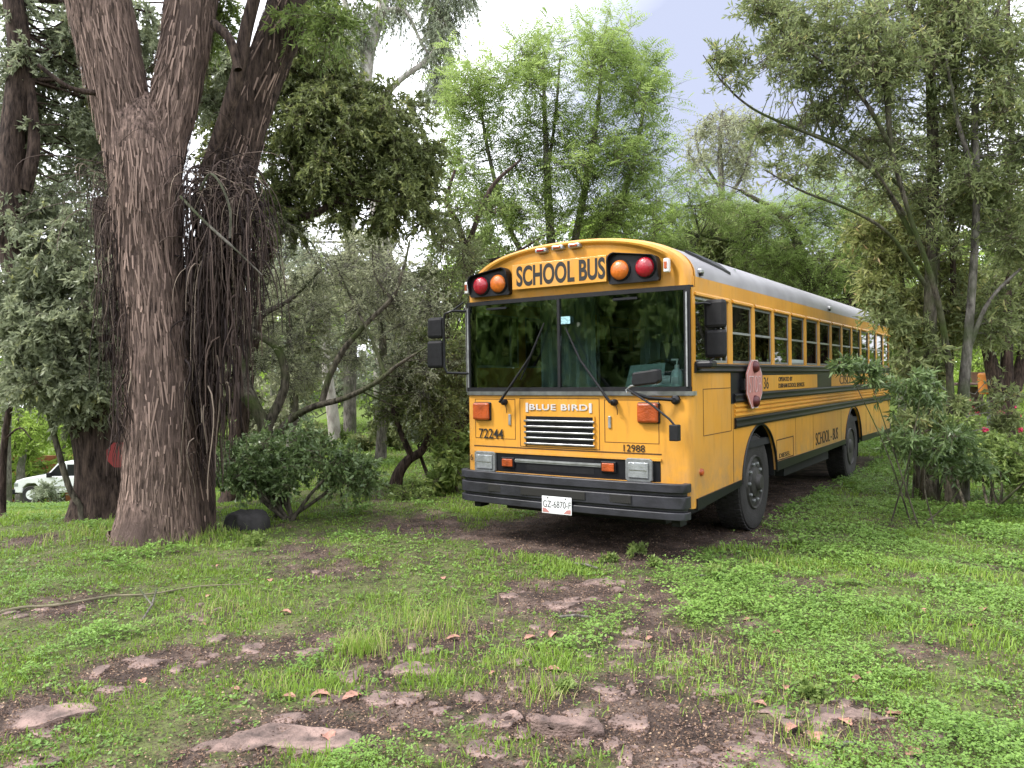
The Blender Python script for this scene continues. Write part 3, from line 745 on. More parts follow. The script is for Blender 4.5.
def sidelines(y0, y1, z0, z1, name, t=.006):
    b = MB(); x = BW; e_ = .0025
    b.box(x, x+e_, y0, y1, z0, z0+t); b.box(x, x+e_, y0, y1, z1-t, z1); b.box(x, x+e_, y0, y0+t, z0+t, z1-t); b.box(x, x+e_, y1-t, y1, z0+t, z1-t)
    return b.build(name, MT['seam'], bus)
sidelines(.26, 1.0, 1.10, 1.52, 'access_door')
sidelines(2.50, 3.2, .665, .905, 'fuel_door', .012)
MB().box(BW, BW+.002, 1.045, 1.053, .60, 1.66).build('panel_seam', MT['seam'], bus)
for y in (3.3, 4.15, 5.8, 7.7, 8.05, 8.4, 8.9): MB().box(BW, BW+.0015, y, y+.005, .67 if y < 6.1 else .63, 1.11).build('panel_seam', MT['seam'], bus)
MB().lathe([(.035, 0), (.03, .02), (.01, .028)], (BW, .19, .79), 0, 14).build('side_marker', MT['orange'], bus, True)
# arch lips
for yc, r_ in ((1.90, .60), (6.68, .61)):
    b = MB(); pth = [(BW+.004, yc+r_*math.cos(a), .515+r_*math.sin(a)) for a in np.linspace(math.pi-.06, .06, 22)]
    b.tube(pth, .013, 6); b.build('arch_lip', MT['black'], bus, True)
# windows both sides
def side_window(xo, s, y0, y1, driver=False):
    b = MB(); z0, z1 = 1.752, 2.328; t = .022
    xa, xb = sorted((xo-s*.028, xo-s*.010))
    b.box(xa, xb, y0, y1, z0, z0+t*1.1); b.box(xa, xb, y0, y1, z1-t, z1); b.box(xa, xb, y0, y0+t, z0+t*1.1, z1-t); b.box(xa, xb, y1-t, y1, z0+t*1.1, z1-t)
    if driver: b.box(xa, xb, y1-.17, y1-.14, z0+t*1.1, z1-t)
    else: b.box(xa, xb, y0+t, y1-t, 2.035, 2.06)
    f_ = b.build('window', MT['alu' if driver else 'greyrim'], bus)
    if not driver: MB().box(min(xb, xo-s*.006), max(xa, xo-s*.006)+.001, y0+t, y1-t, 2.038, 2.056).build('meeting_rail', MT['alu'], f_)
    xm = xo-s*.02
    MB().box(xm-.002, xm+.002, y0+t, y1-t, z0+t, z1-t).build('pane', MT['sideglass'], f_)
    return f_
for xo, s in ((BW, 1), (0, -1)):
    side_window(xo, s, .10, .93, True)
    for k in range(13): side_window(xo, s, yk[k], yk[k]+.59)
# lowered sash light at the 4th window
MB().box(BW-.016, BW-.006, yk[3]+.03, yk[3]+.56, 1.775, 1.815).build('blind', MT['ceil'], bus)
# interior
b = MB(); b.prism([(.06, 1.05), (.06, 1.50), (.30, 1.53), (.52, 1.44), (.56, 1.05)], 0, .08, 2.36); dash = b.build('dashboard', MT['dark'], bus, bevel=.02)
b = MB(); ring = [(1.83+.22*math.cos(a), .62+.12*math.sin(a), 1.60+.19*math.sin(a)) for a in np.linspace(0, 2*math.pi, 25)]; b.tube(ring, .014, 6); b.tube([(1.83, .62, 1.6), (1.83, .42, 1.40)], .03, 8)
b.tube([ring[0], (1.83, .62, 1.6), ring[12]], .012, 6); b.build('steering_wheel', MT['rubber'], bus, True)
def seat(xa, xb, y, zt=1.95):
    b = MB(); b.box(xa, xb, y, y+.42, 1.30, 1.42); b.box(xa, xb, y+.40, y+.50, 1.38, zt); b.box(xa+.05, xa+.09, y+.1, y+.14, .95, 1.3); b.box(xb-.09, xb-.05, y+.1, y+.14, .95, 1.3)
    return b.build('seat', MT['seat'], bus, bevel=.02)
def curtain(x0, x1, y, z0, z1, sd):
    n_ = 90; V = []; F = []
    for j, z in enumerate(np.linspace(z0, z1, 7)):
        for i in range(n_):
            x = x0+(x1-x0)*i/(n_-1); V.append((x, y+.035*math.sin(x*38+sd+.5*math.sin(z*3+x*5))+.02*math.sin(x*91+z), z))
    for j in range(6): F += [(j*n_+i, j*n_+i+1, (j+1)*n_+i+1, (j+1)*n_+i) for i in range(n_-1)]
    MB().add(V, F).build('curtain', mat('curtain_cloth', (.30, .35, .34), .9, 0, .3, 3), bus, True)
curtain(.28, .98, 1.02, 1.45, 2.62, 0); curtain(1.28, 2.36, 1.46, 1.40, 2.72, 2)
seat(1.58, 2.08, .88, 2.0)
for k in range(10):
    for xa in (.06, 1.45): seat(xa, xa+.92, 1.95+k*.75)
# pillars and partition behind driver
MB().tube([(1.4, 1.55, .95), (1.4, 1.55, 2.85)], .018, 8).build('grab_pole', MT['alu'], bus); MB().tube([(.9, 1.2, .95), (.9, 1.2, 2.85)], .018, 8).build('grab_pole', MT['alu'], bus)
MB().box(1.42, 2.38, 1.53, 1.56, .95, 1.85).build('partition', MT['seat'], bus)
# wipers
def wiper(base, mid, tip, tail):
    b = MB(); b.tube([base, mid], [.014, .009], 6); w_ = b.build('wiper', MT['rubber'], bus, True)
    b = MB(); b.tube([tail, mid, tip], [.007, .011, .007], 6); b.build('wiper_blade', MT['rubber'], w_, True)
    b = MB(); b.lathe([(.03, 0), (.03, .05), (.015, .07)], (base[0], fy(base[0])+.005, base[2]), 1, 12, -1); b.build('wiper_pivot', MT['rubber'], w_, True)
    b = MB(); b.tube([(base[0]+.02, fy(base[0])-.04, base[2]-.01), (base[0]+.045, fy(base[0])-.05, base[2]-.06), (base[0]+.03, fy(base[0])-.02, base[2]-.11)], .004, 5); b.build('washer_hose', MT['rubber'], w_)
wiper((.50, -.12, 1.40), (.86, -.10, 1.85), (1.00, -.07, 2.16), (.72, -.07, 1.62))
wiper((1.72, -.12, 1.405), (1.40, -.10, 1.80), (1.245, -.09, 2.10), (1.62, -.09, 1.52))
# mirrors: left side of the picture
b = MB(); b.tube([(.03, -.03, 2.33), (-.08, -.12, 2.335), (-.16, -.14, 2.31), (-.18, -.14, 2.24), (-.18, -.14, 1.76), (-.15, -.13, 1.70), (.03, .0, 1.69)], .013, 8); b.tube([(-.08, -.12, 2.335), (.02, -.06, 2.42)], .009, 6)
br_ = b.build('mirror_bracket', MT['black'], bus, True)
for z0, z1, w_ in ((2.06, 2.28, .19), (1.75, 2.04, .20)):
    h = MB().box(-.215-w_, -.205, -.15, -.08, z0, z1).build('mirror', MT['rubber'], br_, bevel=.03)
    MB().box(-.205-w_, -.215, -.079, -.076, z0+.015, z1-.015).build('mirror_glass', MT['chrome'], br_)
b = MB(); b.tube([(2.43, .10, 2.26), (2.50, .16, 2.27), (2.57, .24, 2.25), (2.57, .24, 1.80), (2.50, .18, 1.74), (2.43, .1, 1.72)], .012, 8); br_ = b.build('mirror_bracket', MT['black'], bus, True)
for z0, z1 in ((2.05, 2.30), (1.79, 2.04)):
    h = MB().box(2.475, 2.665, .20, .28, z0, z1).build('mirror', MT['rubber'], br_, bevel=.03)
    MB().box(2.49, 2.65, .281, .284, z0+.015, z1-.015).build('mirror_glass', MT['chrome'], br_)
MB().box(2.44, 2.60, .05, .20, 1.70, 1.765).build('mirror_foot', MT['black'], br_, bevel=.02)
# crossview mirror with its arm
b = MB(); b.tube([(2.30, -.03, 1.43), (2.10, -.14, 1.45), (2.0, -.26, 1.50)], .016, 8); b.tube([(1.97, -.28, 1.53), (2.20, -.30, 1.40), (2.36, -.30, 1.28), (2.405, -.30, 1.23), (2.41, -.30, 1.17)], .010, 8)
arm = b.build('crossview_arm', MT['black'], bus, True)
MB().lathe([(.04, 0), (.04, .03), (.02, .05)], (2.30, -.005, 1.43), 1, 12, -1).build('arm_foot', MT['black'], arm, True)
h = MB().box(2.37, 2.45, -.34, -.27, 1.10, 1.235).build('arm_pad', MT['rubber'], arm, bevel=.008)
b = MB(); b.prism([(2.04, 1.58), (2.06, 1.555), (2.27, 1.575), (2.30, 1.60), (2.29, 1.70), (2.05, 1.67)], 1, -.36, -.28); h = b.build('crossview_mirror', MT['rubber'], arm, bevel=.015)
b = MB(); b.tube([(2.12, -.3, 1.57), (2.0, -.28, 1.555), (1.95, -.27, 1.52), (1.97, -.28, 1.50)], .008, 6); b.build('mirror_stay', MT['alu'], arm, True)
# stop arm folded against the side
yc, zc, a0, a1 = 1.54, 1.545, .25, .25
oc = [(yc+.265*math.cos(a)*1.0, zc+.265*math.sin(a)) for a in np.radians(np.arange(22.5, 382, 45))]
st = MB().prism(oc, 0, BW+.05, BW+.062).build('stop_arm', MT['stopred'], bus)
oc2 = [(yc+.25*math.cos(a), zc+.25*math.sin(a)) for a in np.radians(np.arange(22.5, 382, 45))]
b = MB()
for i in range(8):
    p, q, r, s_ = oc[i], oc[(i+1) % 8], oc2[(i+1) % 8], oc2[i]
    b.add([(BW+.0632, *p), (BW+.0632, *q), (BW+.0632, *r), (BW+.0632, *s_)], [(0, 1, 2, 3)])
b.build('stop_border', mat('faded_white', (.55, .42, .42), .6), st)
for z in (1.72, 1.37): MB().lathe([(.062, 0), (.06, .02), (.045, .04), (.01, .05)], (BW+.062, yc, z), 0, 18).build('stop_lamp', MT['darkred'], st, True)
MB().box(BW, BW+.05, 1.25, 1.35, 1.49, 1.60).build('arm_hinge', MT['black'], st)
# wheels
def make_wheel(yc, xo, front, s=1):
    R_ = .515
    b = MB(); b.lathe([(.27, -.28), (.42, -.30), (.485, -.28), (.505, -.235), (.505, -.05), (.486, -.012), (.44, .0), (.36, -.004), (.285, -.02), (.27, -.05)], (xo, yc, .50), 0, 56, s)
    wh = b.build('wheel', MT['tyre'], bus, True)
    b = MB()
    for k in range(56):
        for j, xx in enumerate((-.25, -.18, -.11, -.05)):
            a = 2*math.pi*(k+.5*(j % 2))/56; c_, s_ = math.cos(a), math.sin(a); hw = .019; V = []
            for rr_ in (.50, .516):
                for dx in (-.028, .028):
                    for dt in (-hw, hw): V.append((xo+s*(xx+dx), yc+rr_*c_-dt*s_, .50+rr_*s_+dt*c_))
            b.add(V, [(0,1,3,2), (4,6,7,5), (0,4,5,1), (2,3,7,6), (0,2,6,4), (1,5,7,3)])
    b.build('tread', MT['tyre'], wh)
    if front: pr = [(.29, -.02), (.275, .0), (.262, -.01), (.255, -.05), (.22, -.045), (.17, -.03), (.155, .0), (.09, .02), (.08, .05), (.07, .06), (.02, .065)]
    else: pr = [(.29, -.02), (.275, .0), (.265, -.02), (.25, -.14), (.18, -.17), (.12, -.16), (.115, -.02), (.09, .0), (.02, .005)]
    rm = MB().lathe(pr, (xo, yc, .50), 0, 32, s).build('rim', MT['rim'], wh, True)
    b = MB()
    rN, xN = (.20, -.035) if front else (.215, -.15)
    for k in range(10):
        a = 2*math.pi*k/10
        b.lathe([(.02, 0), (.02, .035), (.012, .045)], (xo+s*xN, yc+rN*math.cos(a), .50+rN*math.sin(a)), 0, 6, s)
    b.build('wheel_nuts', MT['greyrim'], wh)
make_wheel(1.90, BW-.045, True); make_wheel(6.68, BW-.03, False); make_wheel(1.90, .045, True, -1); make_wheel(6.68, .03, False, -1)
# mud flap
MB().box(2.05, 2.38, 7.33, 7.345, .28, .7).build('mud_flap', MT['rubber'], bus)
MB().box(.0, BW, BL-.01, BL+.14, .50, .72).build('rear_bumper', MT['bumper'], bus, bevel=.01)
# --- lettering
def text(body, name, parent, m, o, right, up, wd, ht, bold=0., dep=.003, spacing=1.0):
    cu = bpy.data.curves.new(name, 'FONT'); cu.body = body; cu.extrude = .01; cu.offset = bold; cu.space_character = spacing; cu.resolution_u = 6
    to = bpy.data.objects.new(name+'_tmp', cu); COL.objects.link(to)
    bpy.context.view_layer.update()
    me = bpy.data.meshes.new_from_object(to.evaluated_get(bpy.context.evaluated_depsgraph_get()))
    bpy.data.objects.remove(to); bpy.data.curves.remove(cu)
    n_ = len(me.vertices); co = np.empty(n_*3, np.float32); me.vertices.foreach_get('co', co); co = co.reshape(-1, 3).astype(float)
    mn, mx_ = co.min(0), co.max(0); q = (co-mn)/(mx_-mn)
    right = unit(np.array(right, float)); up = unit(np.array(up, float)); nn = np.cross(right, up)
    W_ = np.array(o, float)+right*(q[:, :1]*wd)+up*(q[:, 1:2]*ht)+nn*(q[:, 2:3]*dep)
    me.name = name; me.vertices.foreach_set('co', (W_-ORG[parent.name]).astype(np.float32).ravel()); me.update()
    return link(name, me, m, parent)
FR = (1, 0, 0); SR = (0, 1, 0); ZU = (0, 0, 1); ink = MT['ink']
sp_ = MB().box(.62, 1.655, -.045, -.02, 2.505, 2.745).build('name_board', MT['yellow'], bus, bevel=.002)
text('SCHOOL BUS', 'lettering', sp_, ink, (.67, -.0445, 2.53), FR, ZU, .975, .20, .03)
text('BLUE BIRD', 'badge', bus, MT['silverletter'], (.795, fy(1.1)-.002, 1.325), FR, ZU, .645, .058, .02, .006, 1.1)
for x in (.75, 1.455): MB().box(x, x+.028, fy(x)-.008, fy(x)+.01, 1.305, 1.395).build('badge_end', MT['silverletter'], bus)
text('72244', 'number', bus, ink, (.165, fy(.3)-.004, 1.03), (1, -.04, 0), ZU, .31, .10, .008)
text('12988', 'number', bus, ink, (1.80, fy(1.8)-.004, .965), (1, .035, 0), ZU, .205, .062, .0)
text('16', 'number', bus, ink, (.02, -.006, .80), (1, -.1, 0), ZU, .06, .06, .0)
text('36', 'number', bus, ink, (BW+.006, 2.03, 1.485), SR, ZU, .17, .125, .0)
text('OPERATED BY', 'lettering', bus, ink, (BW+.006, 2.58, 1.56), SR, ZU, .58, .05, .012)
text('DURHAM SCHOOL SERVICES', 'lettering', bus, ink, (BW+.006, 2.58, 1.485), SR, ZU, 1.12, .052, .012)
text('CISD', 'lettering', bus, ink, (BW+.006, 5.7, 1.485), SR, ZU, .75, .125, .0)
text('SCHOOL - BUS', 'lettering', bus, ink, (BW+.001, 4.28, .70), SR, ZU, 1.3, .165, .0)
text('DIESEL', 'lettering', bus, ink, (BW+.001, 2.6, .69), SR, ZU, .45, .05, .0)
text('STOP', 'lettering', st, mat('faded_letter', (.52, .36, .36), .6), (BW+.063, yc-.19, zc-.085), SR, ZU, .38, .17, -.02)
text('GZ-6870-F', 'lettering', pl, ink, (1.058, yp-.0042, .432), FR, ZU, .30, .062, -.004, .0015)
# things on the dashboard
t = thing('sanitizer_bottle', 'clear pump bottle of hand sanitizer behind the windscreen', 'bottle', (2.26, .115, 1.50)); cb = MT['plasticblue'] = mat('bottle_plastic', (.80, .93, .95), .2, 0, .1, 8)
MB().lathe([(.045, 0), (.055, .01), (.055, .13), (.045, .16), (.02, .185)], (2.26, .115, 1.52), 2, 20).build('bottle_body', cb, t, True)
b = MB(); b.lathe([(.022, 0), (.022, .03), (.008, .035), (.008, .07)], (2.26, .115, 1.705), 2, 14); b.box(2.21, 2.275, .105, .125, 1.775, 1.79); b.build('pump', MT['white'], t)
MB().box(2.225, 2.295, .057, .061, 1.57, 1.63).build('bottle_label', MT['white'], t)
c = MB(); c.prism([(1.66, 1.53), (1.72, 1.74), (2.07, 1.76), (2.04, 1.53)], 1, .30, .305)
tag(c.build('document_holder', mat('clear_plastic_sheet', (.32, .42, .42), .3), None, org=(1.85, .3, 1.53)), 'clear plastic sheet propped on the dashboard of the bus', 'holder')
c = MB(); c.lathe([(.03, -.05), (.045, -.045), (.045, .045), (.03, .05)], (2.15, .14, 1.60), 0, 16)
tag(c.build('paper_roll', MT['white'], None, True, org=(2.15, .14, 1.55)), 'white paper roll lying on the dashboard of the bus', 'paper roll')
c = MB(); c.tube([(2.0, .16, 1.55), (2.1, .14, 1.565), (2.2, .13, 1.55)], [.02, .035, .02], 10)
tag(c.build('cloth', mat('pale_cloth', (.45, .6, .6), .9, bump=.5), None, True, org=(2.1, .15, 1.53)), 'crumpled pale blue cloth on the dashboard beside the bottle', 'cloth')
MB().box(1.175, 1.275, -.052, -.05, 2.14, 2.21).build('windscreen_sticker', mat('sticker', (.35, .6, .65), .5, 0, .5, 60), bus)
# ------------------------------------------------------------ the big trunk with hanging strands
def big_tree():
    rng = np.random.default_rng(21); d = 8.2; k = d/FPX
    base = P(155, 545, d); base[2] = float(H(base[0], base[1]))-.08
    root = thing('big_tree', 'massive shaggy-barked tree with forked trunk and curtains of dry hanging strands', 'tree', base)
    def path(l, dd=0): return np.array([[*P(u, v, d+q), w_*k/2] for u, v, w_, q in l])
    def withbase(c, b0): 
        c = catmull(c, 6); c[0, :3] = b0; return c
    c = withbase(path([(156, 548, 80, 0), (158, 500, 68, 0), (160, 430, 64, 0), (158, 340, 62, 0), (150, 250, 62, 0), (146, 180, 66, 0), (143, 130, 60, .05), (141, 100, 36, .1)]), base)
    rd = (10, 3.2, 2.2, .035)
    stem('trunk', c, MT['bark'], root, 150, .12, .12, 3, ridge=rd)
    l1 = catmull(path([(134, 190, 40, 0), (126, 130, 50, 0), (112, 62, 56, 0), (98, 0, 60, 0), (80, -70, 58, 0), (50, -200, 50, -.4), (0, -330, 40, -1)]), 6)
    stem('limb', l1, MT['bark'], root, 110, .10, 0, 5, ridge=rd)
    l2 = catmull(path([(158, 190, 36, .05), (168, 130, 44, .1), (182, 62, 47, .2), (192, 0, 50, .3), (205, -80, 52, .5), (225, -220, 40, 1)]), 6)
    stem('limb', l2, MT['bark'], root, 110, .10, 0, 8, ridge=rd)
    b2 = P(190, 530, d+.35); b2[2] = float(H(b2[0], b2[1]))-.05
    l3 = withbase(path([(190, 535, 46, .35), (195, 450, 40, .35), (203, 350, 38, .4), (214, 260, 38, .45), (228, 200, 42, .5), (244, 140, 42, .5), (262, 80, 42, .5), (284, 20, 44, .6), (305, -50, 42, .8), (345, -180, 36, 1)]), b2)
    stem('limb', l3, MT['darkbark'], root, 90, .12, .15, 12, ridge=rd)
    l4 = catmull(path([(205, 175, 14, .2), (222, 130, 15, .1), (238, 75, 14, 0), (246, 30, 13, 0), (262, -30, 12, 0)]), 6)
    stem('limb', l4, MT['darkbark'], root, 24, .15, 0, 15)
    l5 = catmull(path([(214, 24, 10, 0), (230, 40, 9, -.1), (238, 70, 8, -.15)]), 5); stem('limb', l5, MT['darkbark'], root, 12, .1, 0, 16)
    l6 = catmull(path([(112, 96, 6, 0), (98, 93, 6, -.2), (70, 88, 5, -.4), (38, 65, 4, -.5)]), 5); stem('limb', l6, MT['darkbark'], root, 8, .1, 0, 17)
    # loose bark flakes clinging to the trunks
    V = []; A_ = []
    for cc, n_, vm in ((c, 3000, 1.), (l1, 1500, 1.), (l2, 1300, 1), (l3, 700, 1)):
        cc = catmull(cc, 4); i = rng.integers(1, len(cc)-2, n_); T = unit(cc[i+1, :3]-cc[i, :3])
        if cc[0, 2] < .3:
            pass
        ou = unit(np.cross(T, rng.normal(size=(n_, 3)))); sd = np.cross(T, ou); r = cc[i, 3]*1.015+.004
        p = cc[i, :3]+ou*r[:, None]; L_ = rng.uniform(.05, .34, n_)[:, None]; W_ = rng.uniform(.003, .011, n_)[:, None]; lf = rng.uniform(.0, .02, n_)[:, None]
        T = T+sd*rng.normal(size=(n_, 1))*.1
        V.append(np.stack([p-sd*W_, p+sd*W_, p+sd*W_*.6-T*L_+ou*lf, p-sd*W_*.7-T*L_*.9+ou*lf], 1).reshape(-1, 3)); A_.append(rng.random(n_))
    V = np.concatenate(V); a = np.repeat(np.concatenate(A_), 4)
    fm = leafmat('bark_flake', (.07, .05, .042), (.35, .25, .21), .0, .95, spec=.1)
    tag(npmesh('bark_flakes', V, np.arange(len(V)).reshape(-1, 4), fm, root, {'v': a}), kind='stuff')
    # hanging dry strands: two curtains
    def strands(n_, u0, u1, v0, v1, d0, d1, l0, l1_, arc, sw, wid, seed, taper=True):
        r = np.random.default_rng(seed); V = []; Fq = []; AA = []; off = 0; seg = 7
        u = r.uniform(0, 1, n_); v = r.uniform(0, 1, n_)
        st = np.array([P(u0+(u1-u0)*a_, v0+(v1-v0)*b_, r.uniform(d0, d1)) for a_, b_ in zip(u, v)])
        ln = r.uniform(l0, l1_, n_)*(1-.35*np.abs(u-.45)*2 if taper else 1)
        side = r.normal(size=(n_, 3))*arc; side[:, 2] = np.abs(side[:, 2])*.8
        pts = [st]
        t = np.linspace(0, 1, seg+1)
        wob = r.normal(size=(n_, 3))*.03; wob[:, 2] = 0
        pts = np.stack([st+side*(1-np.exp(-q*4))[..., None]*1.0+np.outer(np.where(True, -ln*max(0, q-.05)**1.1, 0), [0, 0, 1])+wob*math.sin(q*5)+ (np.array([0, 0, 1])*(side[:, 2:3])*0) for q in t], 1)
        tang = unit(np.gradient(pts, axis=1)); rn = r.normal(size=(n_, 1, 3)); sdv = unit(np.cross(tang, rn))
        wd = (wid*r.uniform(.5, 1.4, n_))[:, None, None]*np.linspace(1, .45, seg+1)[None, :, None]
        nm = np.cross(sdv, tang)
        ring = np.stack([pts+sdv*wd, pts-sdv*wd*.5+nm*wd*.8, pts-sdv*wd*.5-nm*wd*.8], 2)
        V = ring.reshape(-1, 3); m_ = (seg+1)*3
        q = np.array([[[j*3+kk, j*3+(kk+1) % 3, (j+1)*3+(kk+1) % 3, (j+1)*3+kk] for kk in range(3)] for j in range(seg)]).reshape(-1, 4)
        F = (np.arange(n_)*m_)[:, None, None]+q[None]
        return V, F.reshape(-1, 4), np.repeat(r.random(n_)**1.6, m_)
    sets = [strands(640, 186, 260, 165, 270, 7.95, 8.75, .5, 1.8, .15, 0, .010, 1), strands(420, 182, 238, 240, 390, 7.95, 8.6, .5, 1.5, .07, 0, .011, 2),
            strands(150, 190, 258, 150, 215, 7.8, 8.5, .3, 1.2, .28, 0, .005, 3), strands(190, 98, 130, 180, 300, 7.9, 8.3, .5, 1.6, .07, 0, .006, 4),
            strands(110, 90, 125, 160, 215, 7.9, 8.5, .3, 1.1, .26, 0, .004, 5), strands(120, 184, 212, 330, 470, 8.0, 8.5, .3, .8, .05, 0, .008, 6),
            strands(90, 112, 130, 300, 420, 7.85, 8.05, .3, .9, .03, 0, .007, 7)]
    V = []; F = []; A_ = []; off = 0
    for v, f, a in sets: V.append(v); F.append(f+off); A_.append(a); off += len(v)
    tag(npmesh('hanging_strands', np.concatenate(V), np.concatenate(F), MT['strand'], root, {'v': np.concatenate(A_)}, True), kind='stuff')
    # bent pale root arching out of the curtain
    b = MB(); b.tube(catmull([P(200, 190, 7.8), P(210, 174, 7.75), P(221, 185, 7.7), P(230, 210, 7.7), P(230, 238, 7.75)], 5), .012, 6); b.build('aerial_root', MT['greybark'], root, True)
    b = MB(); b.tube(catmull([P(180, 196, 7.8), P(205, 222, 7.75), P(236, 250, 7.75), P(262, 275, 7.9)], 5), [.014]*10+[.008]*6, 6); b.build('aerial_root', MT['greybark'], root, True)
    cl = clumps([(150, -190, 8.2, 330, 130, 1.8, 34, .5), (322, 15, 8.3, 32, 30, .4, 7, .32), (350, -60, 8.2, 70, 50, .8, 10, .4), (222, 30, 8.8, 22, 50, .3, 6, .25)], rng)
    foliage('crown', cl, 26, 16, .075, .024, MT['L_mid'], root, rng, .35, .3, twm=MT['twig'])
    return root
big_tree()

g_mid = 'trees closing the clearing'
# second trunk with ivy
tree('ivy_clad_tree', 'dark thick trunk smothered in grey-green creeper behind the big forked tree', 'tree',
     [[(101, 528, 9.6, .31), (100, 480, 9.6, .27), (96, 430, 9.6, .29), (88, 405, 9.6, .30), (60, 350, 9.7, .26), (30, 300, 9.8, .2), (12, 240, 9.8, .17), (12, 150, 9.9, .15), (20, 60, 10, .14), (10, -30, 10, .12)],
      [(96, 420, 9.6, .26), (110, 360, 9.6, .22), (112, 280, 9.7, .18), (104, 200, 9.8, .13)],
      [(24, 190, 9.9, .09), (34, 145, 9.9, .07), (30, 80, 10, .05)]],
     [(55, 355, 9.3, 50, 50, .5, 22, .33), (85, 395, 9.3, 28, 32, .35, 12, .26), (95, 300, 9.6, 30, 80, .5, 16, .34), (40, 250, 10, 50, 75, .8, 24, .4), (15, 320, 9.5, 30, 60, .5, 14, .34), (60, 110, 10.5, 60, 100, .8, 26, .42), (10, 90, 10.3, 25, 90, .6, 12, .4), (85, 30, 10.5, 30, 50, .6, 8, .38), (150, 25, 11, 26, 40, .6, 5, .34), (215, 60, 11.5, 22, 60, .5, 7, .34)],
     MT['L_ivy'], MT['darkbark'], .085, .034, 26, 22, 31, None, droop=.45, hang=.45, n=40, flare=.25)
tree('sapling', 'slim dark sapling at the left edge of the picture', 'tree', [[(2, 520, 10.5, .05), (3, 460, 10.5, .045), (9, 410, 10.5, .04), (22, 370, 10.6, .03)], [(4, 440, 10.5, .015), (20, 428, 10.4, .012), (32, 440, 10.3, .006)]],
     [(12, 385, 10.5, 20, 20, .4, 5, .3)], MT['L_ivy'], MT['darkbark'], .07, .025, 20, 14, 32)
tree('leaning_sapling', 'thin curved leaning sapling in front of the white pickup', 'tree', [[(82, 508, 9.3, .035), (70, 490, 9.3, .036), (58, 450, 9.3, .034), (49, 415, 9.3, .03), (42, 380, 9.4, .025)]],
     [(45, 372, 9.4, 14, 12, .2, 3, .22)], MT['L_ivy'], MT['mossbark'], .07, .025, 18, 14, 33)

# dark crown between big tree and the sky
tree('dark_crowned_tree', 'tree with a dense dark drooping crown right of the big forked trunk', 'tree',
     [[(232, 512, 12, .16), (240, 420, 12, .15), (252, 330, 12, .14), (270, 240, 12, .12), (300, 170, 12, .1), (335, 120, 12, .07)], [(262, 225, 12, .06), (300, 218, 11.7, .055), (330, 205, 11.5, .05), (352, 180, 11.5, .03)], [(280, 200, 12, .06), (350, 150, 12, .05), (410, 140, 12, .03)]],
     [(222, 95, 12.4, 22, 60, .8, 14, .42), (320, 140, 11.8, 62, 62, 1, 34, .46), (385, 140, 12, 45, 60, .8, 26, .42), (290, 60, 12, 50, 45, .8, 18, .42), (280, 205, 11.8, 32, 32, .6, 12, .34), (365, 195, 11.6, 55, 34, .6, 16, .36), (425, 190, 12, 22, 36, .5, 8, .34), (345, 85, 12.2, 34, 22, .5, 7, .34)],
     MT['L_dark'], MT['darkbark'], .085, .032, 28, 24, 41, None, droop=.55, hang=.55)
# bent tree with long curving limbs
tree('bent_tree', 'crooked tree with long mossy limbs curving sideways over the dark shrub', 'tree',
     [[(268, 520, 10.6, .12), (270, 480, 10.6, .11), (272, 455, 10.6, .10), (262, 420, 10.6, .09), (245, 395, 10.6, .08), (225, 380, 10.7, .06)],
      [(272, 452, 10.6, .08), (285, 425, 10.6, .055), (310, 408, 10.5, .045), (345, 398, 10.4, .038), (375, 383, 10.3, .032), (398, 365, 10.3, .024), (430, 345, 10.3, .01)],
      [(322, 402, 10.5, .045), (330, 375, 10.5, .042), (345, 348, 10.5, .038), (368, 322, 10.5, .034), (392, 298, 10.5, .03), (403, 270, 10.5, .022), (410, 240, 10.6, .012)],
      [(266, 430, 10.6, .07), (285, 385, 10.7, .06), (278, 350, 10.7, .055), (258, 335, 10.8, .045), (240, 325, 10.9, .03)],
      [(262, 420, 10.6, .06), (245, 370, 10.9, .06), (258, 320, 11, .045), (290, 300, 11, .03), (320, 270, 11, .02)],
      [(385, 375, 10.3, .03), (372, 340, 10.4, .022), (352, 300, 10.6, .016), (335, 262, 10.7, .01)],
      [(392, 300, 10.5, .02), (375, 275, 10.5, .014), (372, 245, 10.5, .008)]],
     [(330, 300, 11, 75, 65, 1, 26, .42), (400, 300, 10.8, 50, 60, .8, 20, .38), (300, 370, 11.2, 65, 35, .6, 12, .32), (420, 380, 11, 35, 40, .5, 10, .3), (270, 270, 11.4, 40, 50, .6, 10, .36)],
     MT['L_pale'], MT['mossbark'], .045, .015, 26, 12, 42, None, droop=.3, hang=.3, br=.013, twr=.0045, twm='greybark')
# small trees left of the bus
tree('small_tree', 'small tree with curved trunk growing left of the bus front', 'tree',
     [[(394, 497, 11.4, .10), (398, 475, 11.4, .085), (408, 460, 11.4, .07), (422, 450, 11.4, .06), (432, 425, 11.4, .05), (430, 390, 11.4, .04)], [(412, 458, 11.4, .05), (400, 430, 11.3, .04), (392, 405, 11.3, .03)], [(425, 445, 11.4, .04), (440, 420, 11.3, .035), (452, 385, 11.3, .02)]],
     [(425, 410, 11.3, 40, 34, .5, 20, .34), (440, 355, 11.5, 35, 38, .6, 16, .36), (398, 385, 11.3, 24, 22, .4, 7, .28)], MT['L_dark'], MT['darkbark'], .06, .024, 24, 18, 43, g_mid, droop=.3)
tree('forked_sapling', 'little forked sapling between the small tree and the bus', 'tree', [[(433, 490, 11.6, .035), (428, 476, 11.6, .03), (422, 460, 11.6, .025), (418, 445, 11.6, .015)], [(432, 484, 11.6, .02), (440, 470, 11.6, .018), (442, 450, 11.6, .012)]],
     [(430, 440, 11.6, 12, 8, .2, 4, .2)], MT['L_mid'], MT['darkbark'], .05, .02, 16, 12, 44)
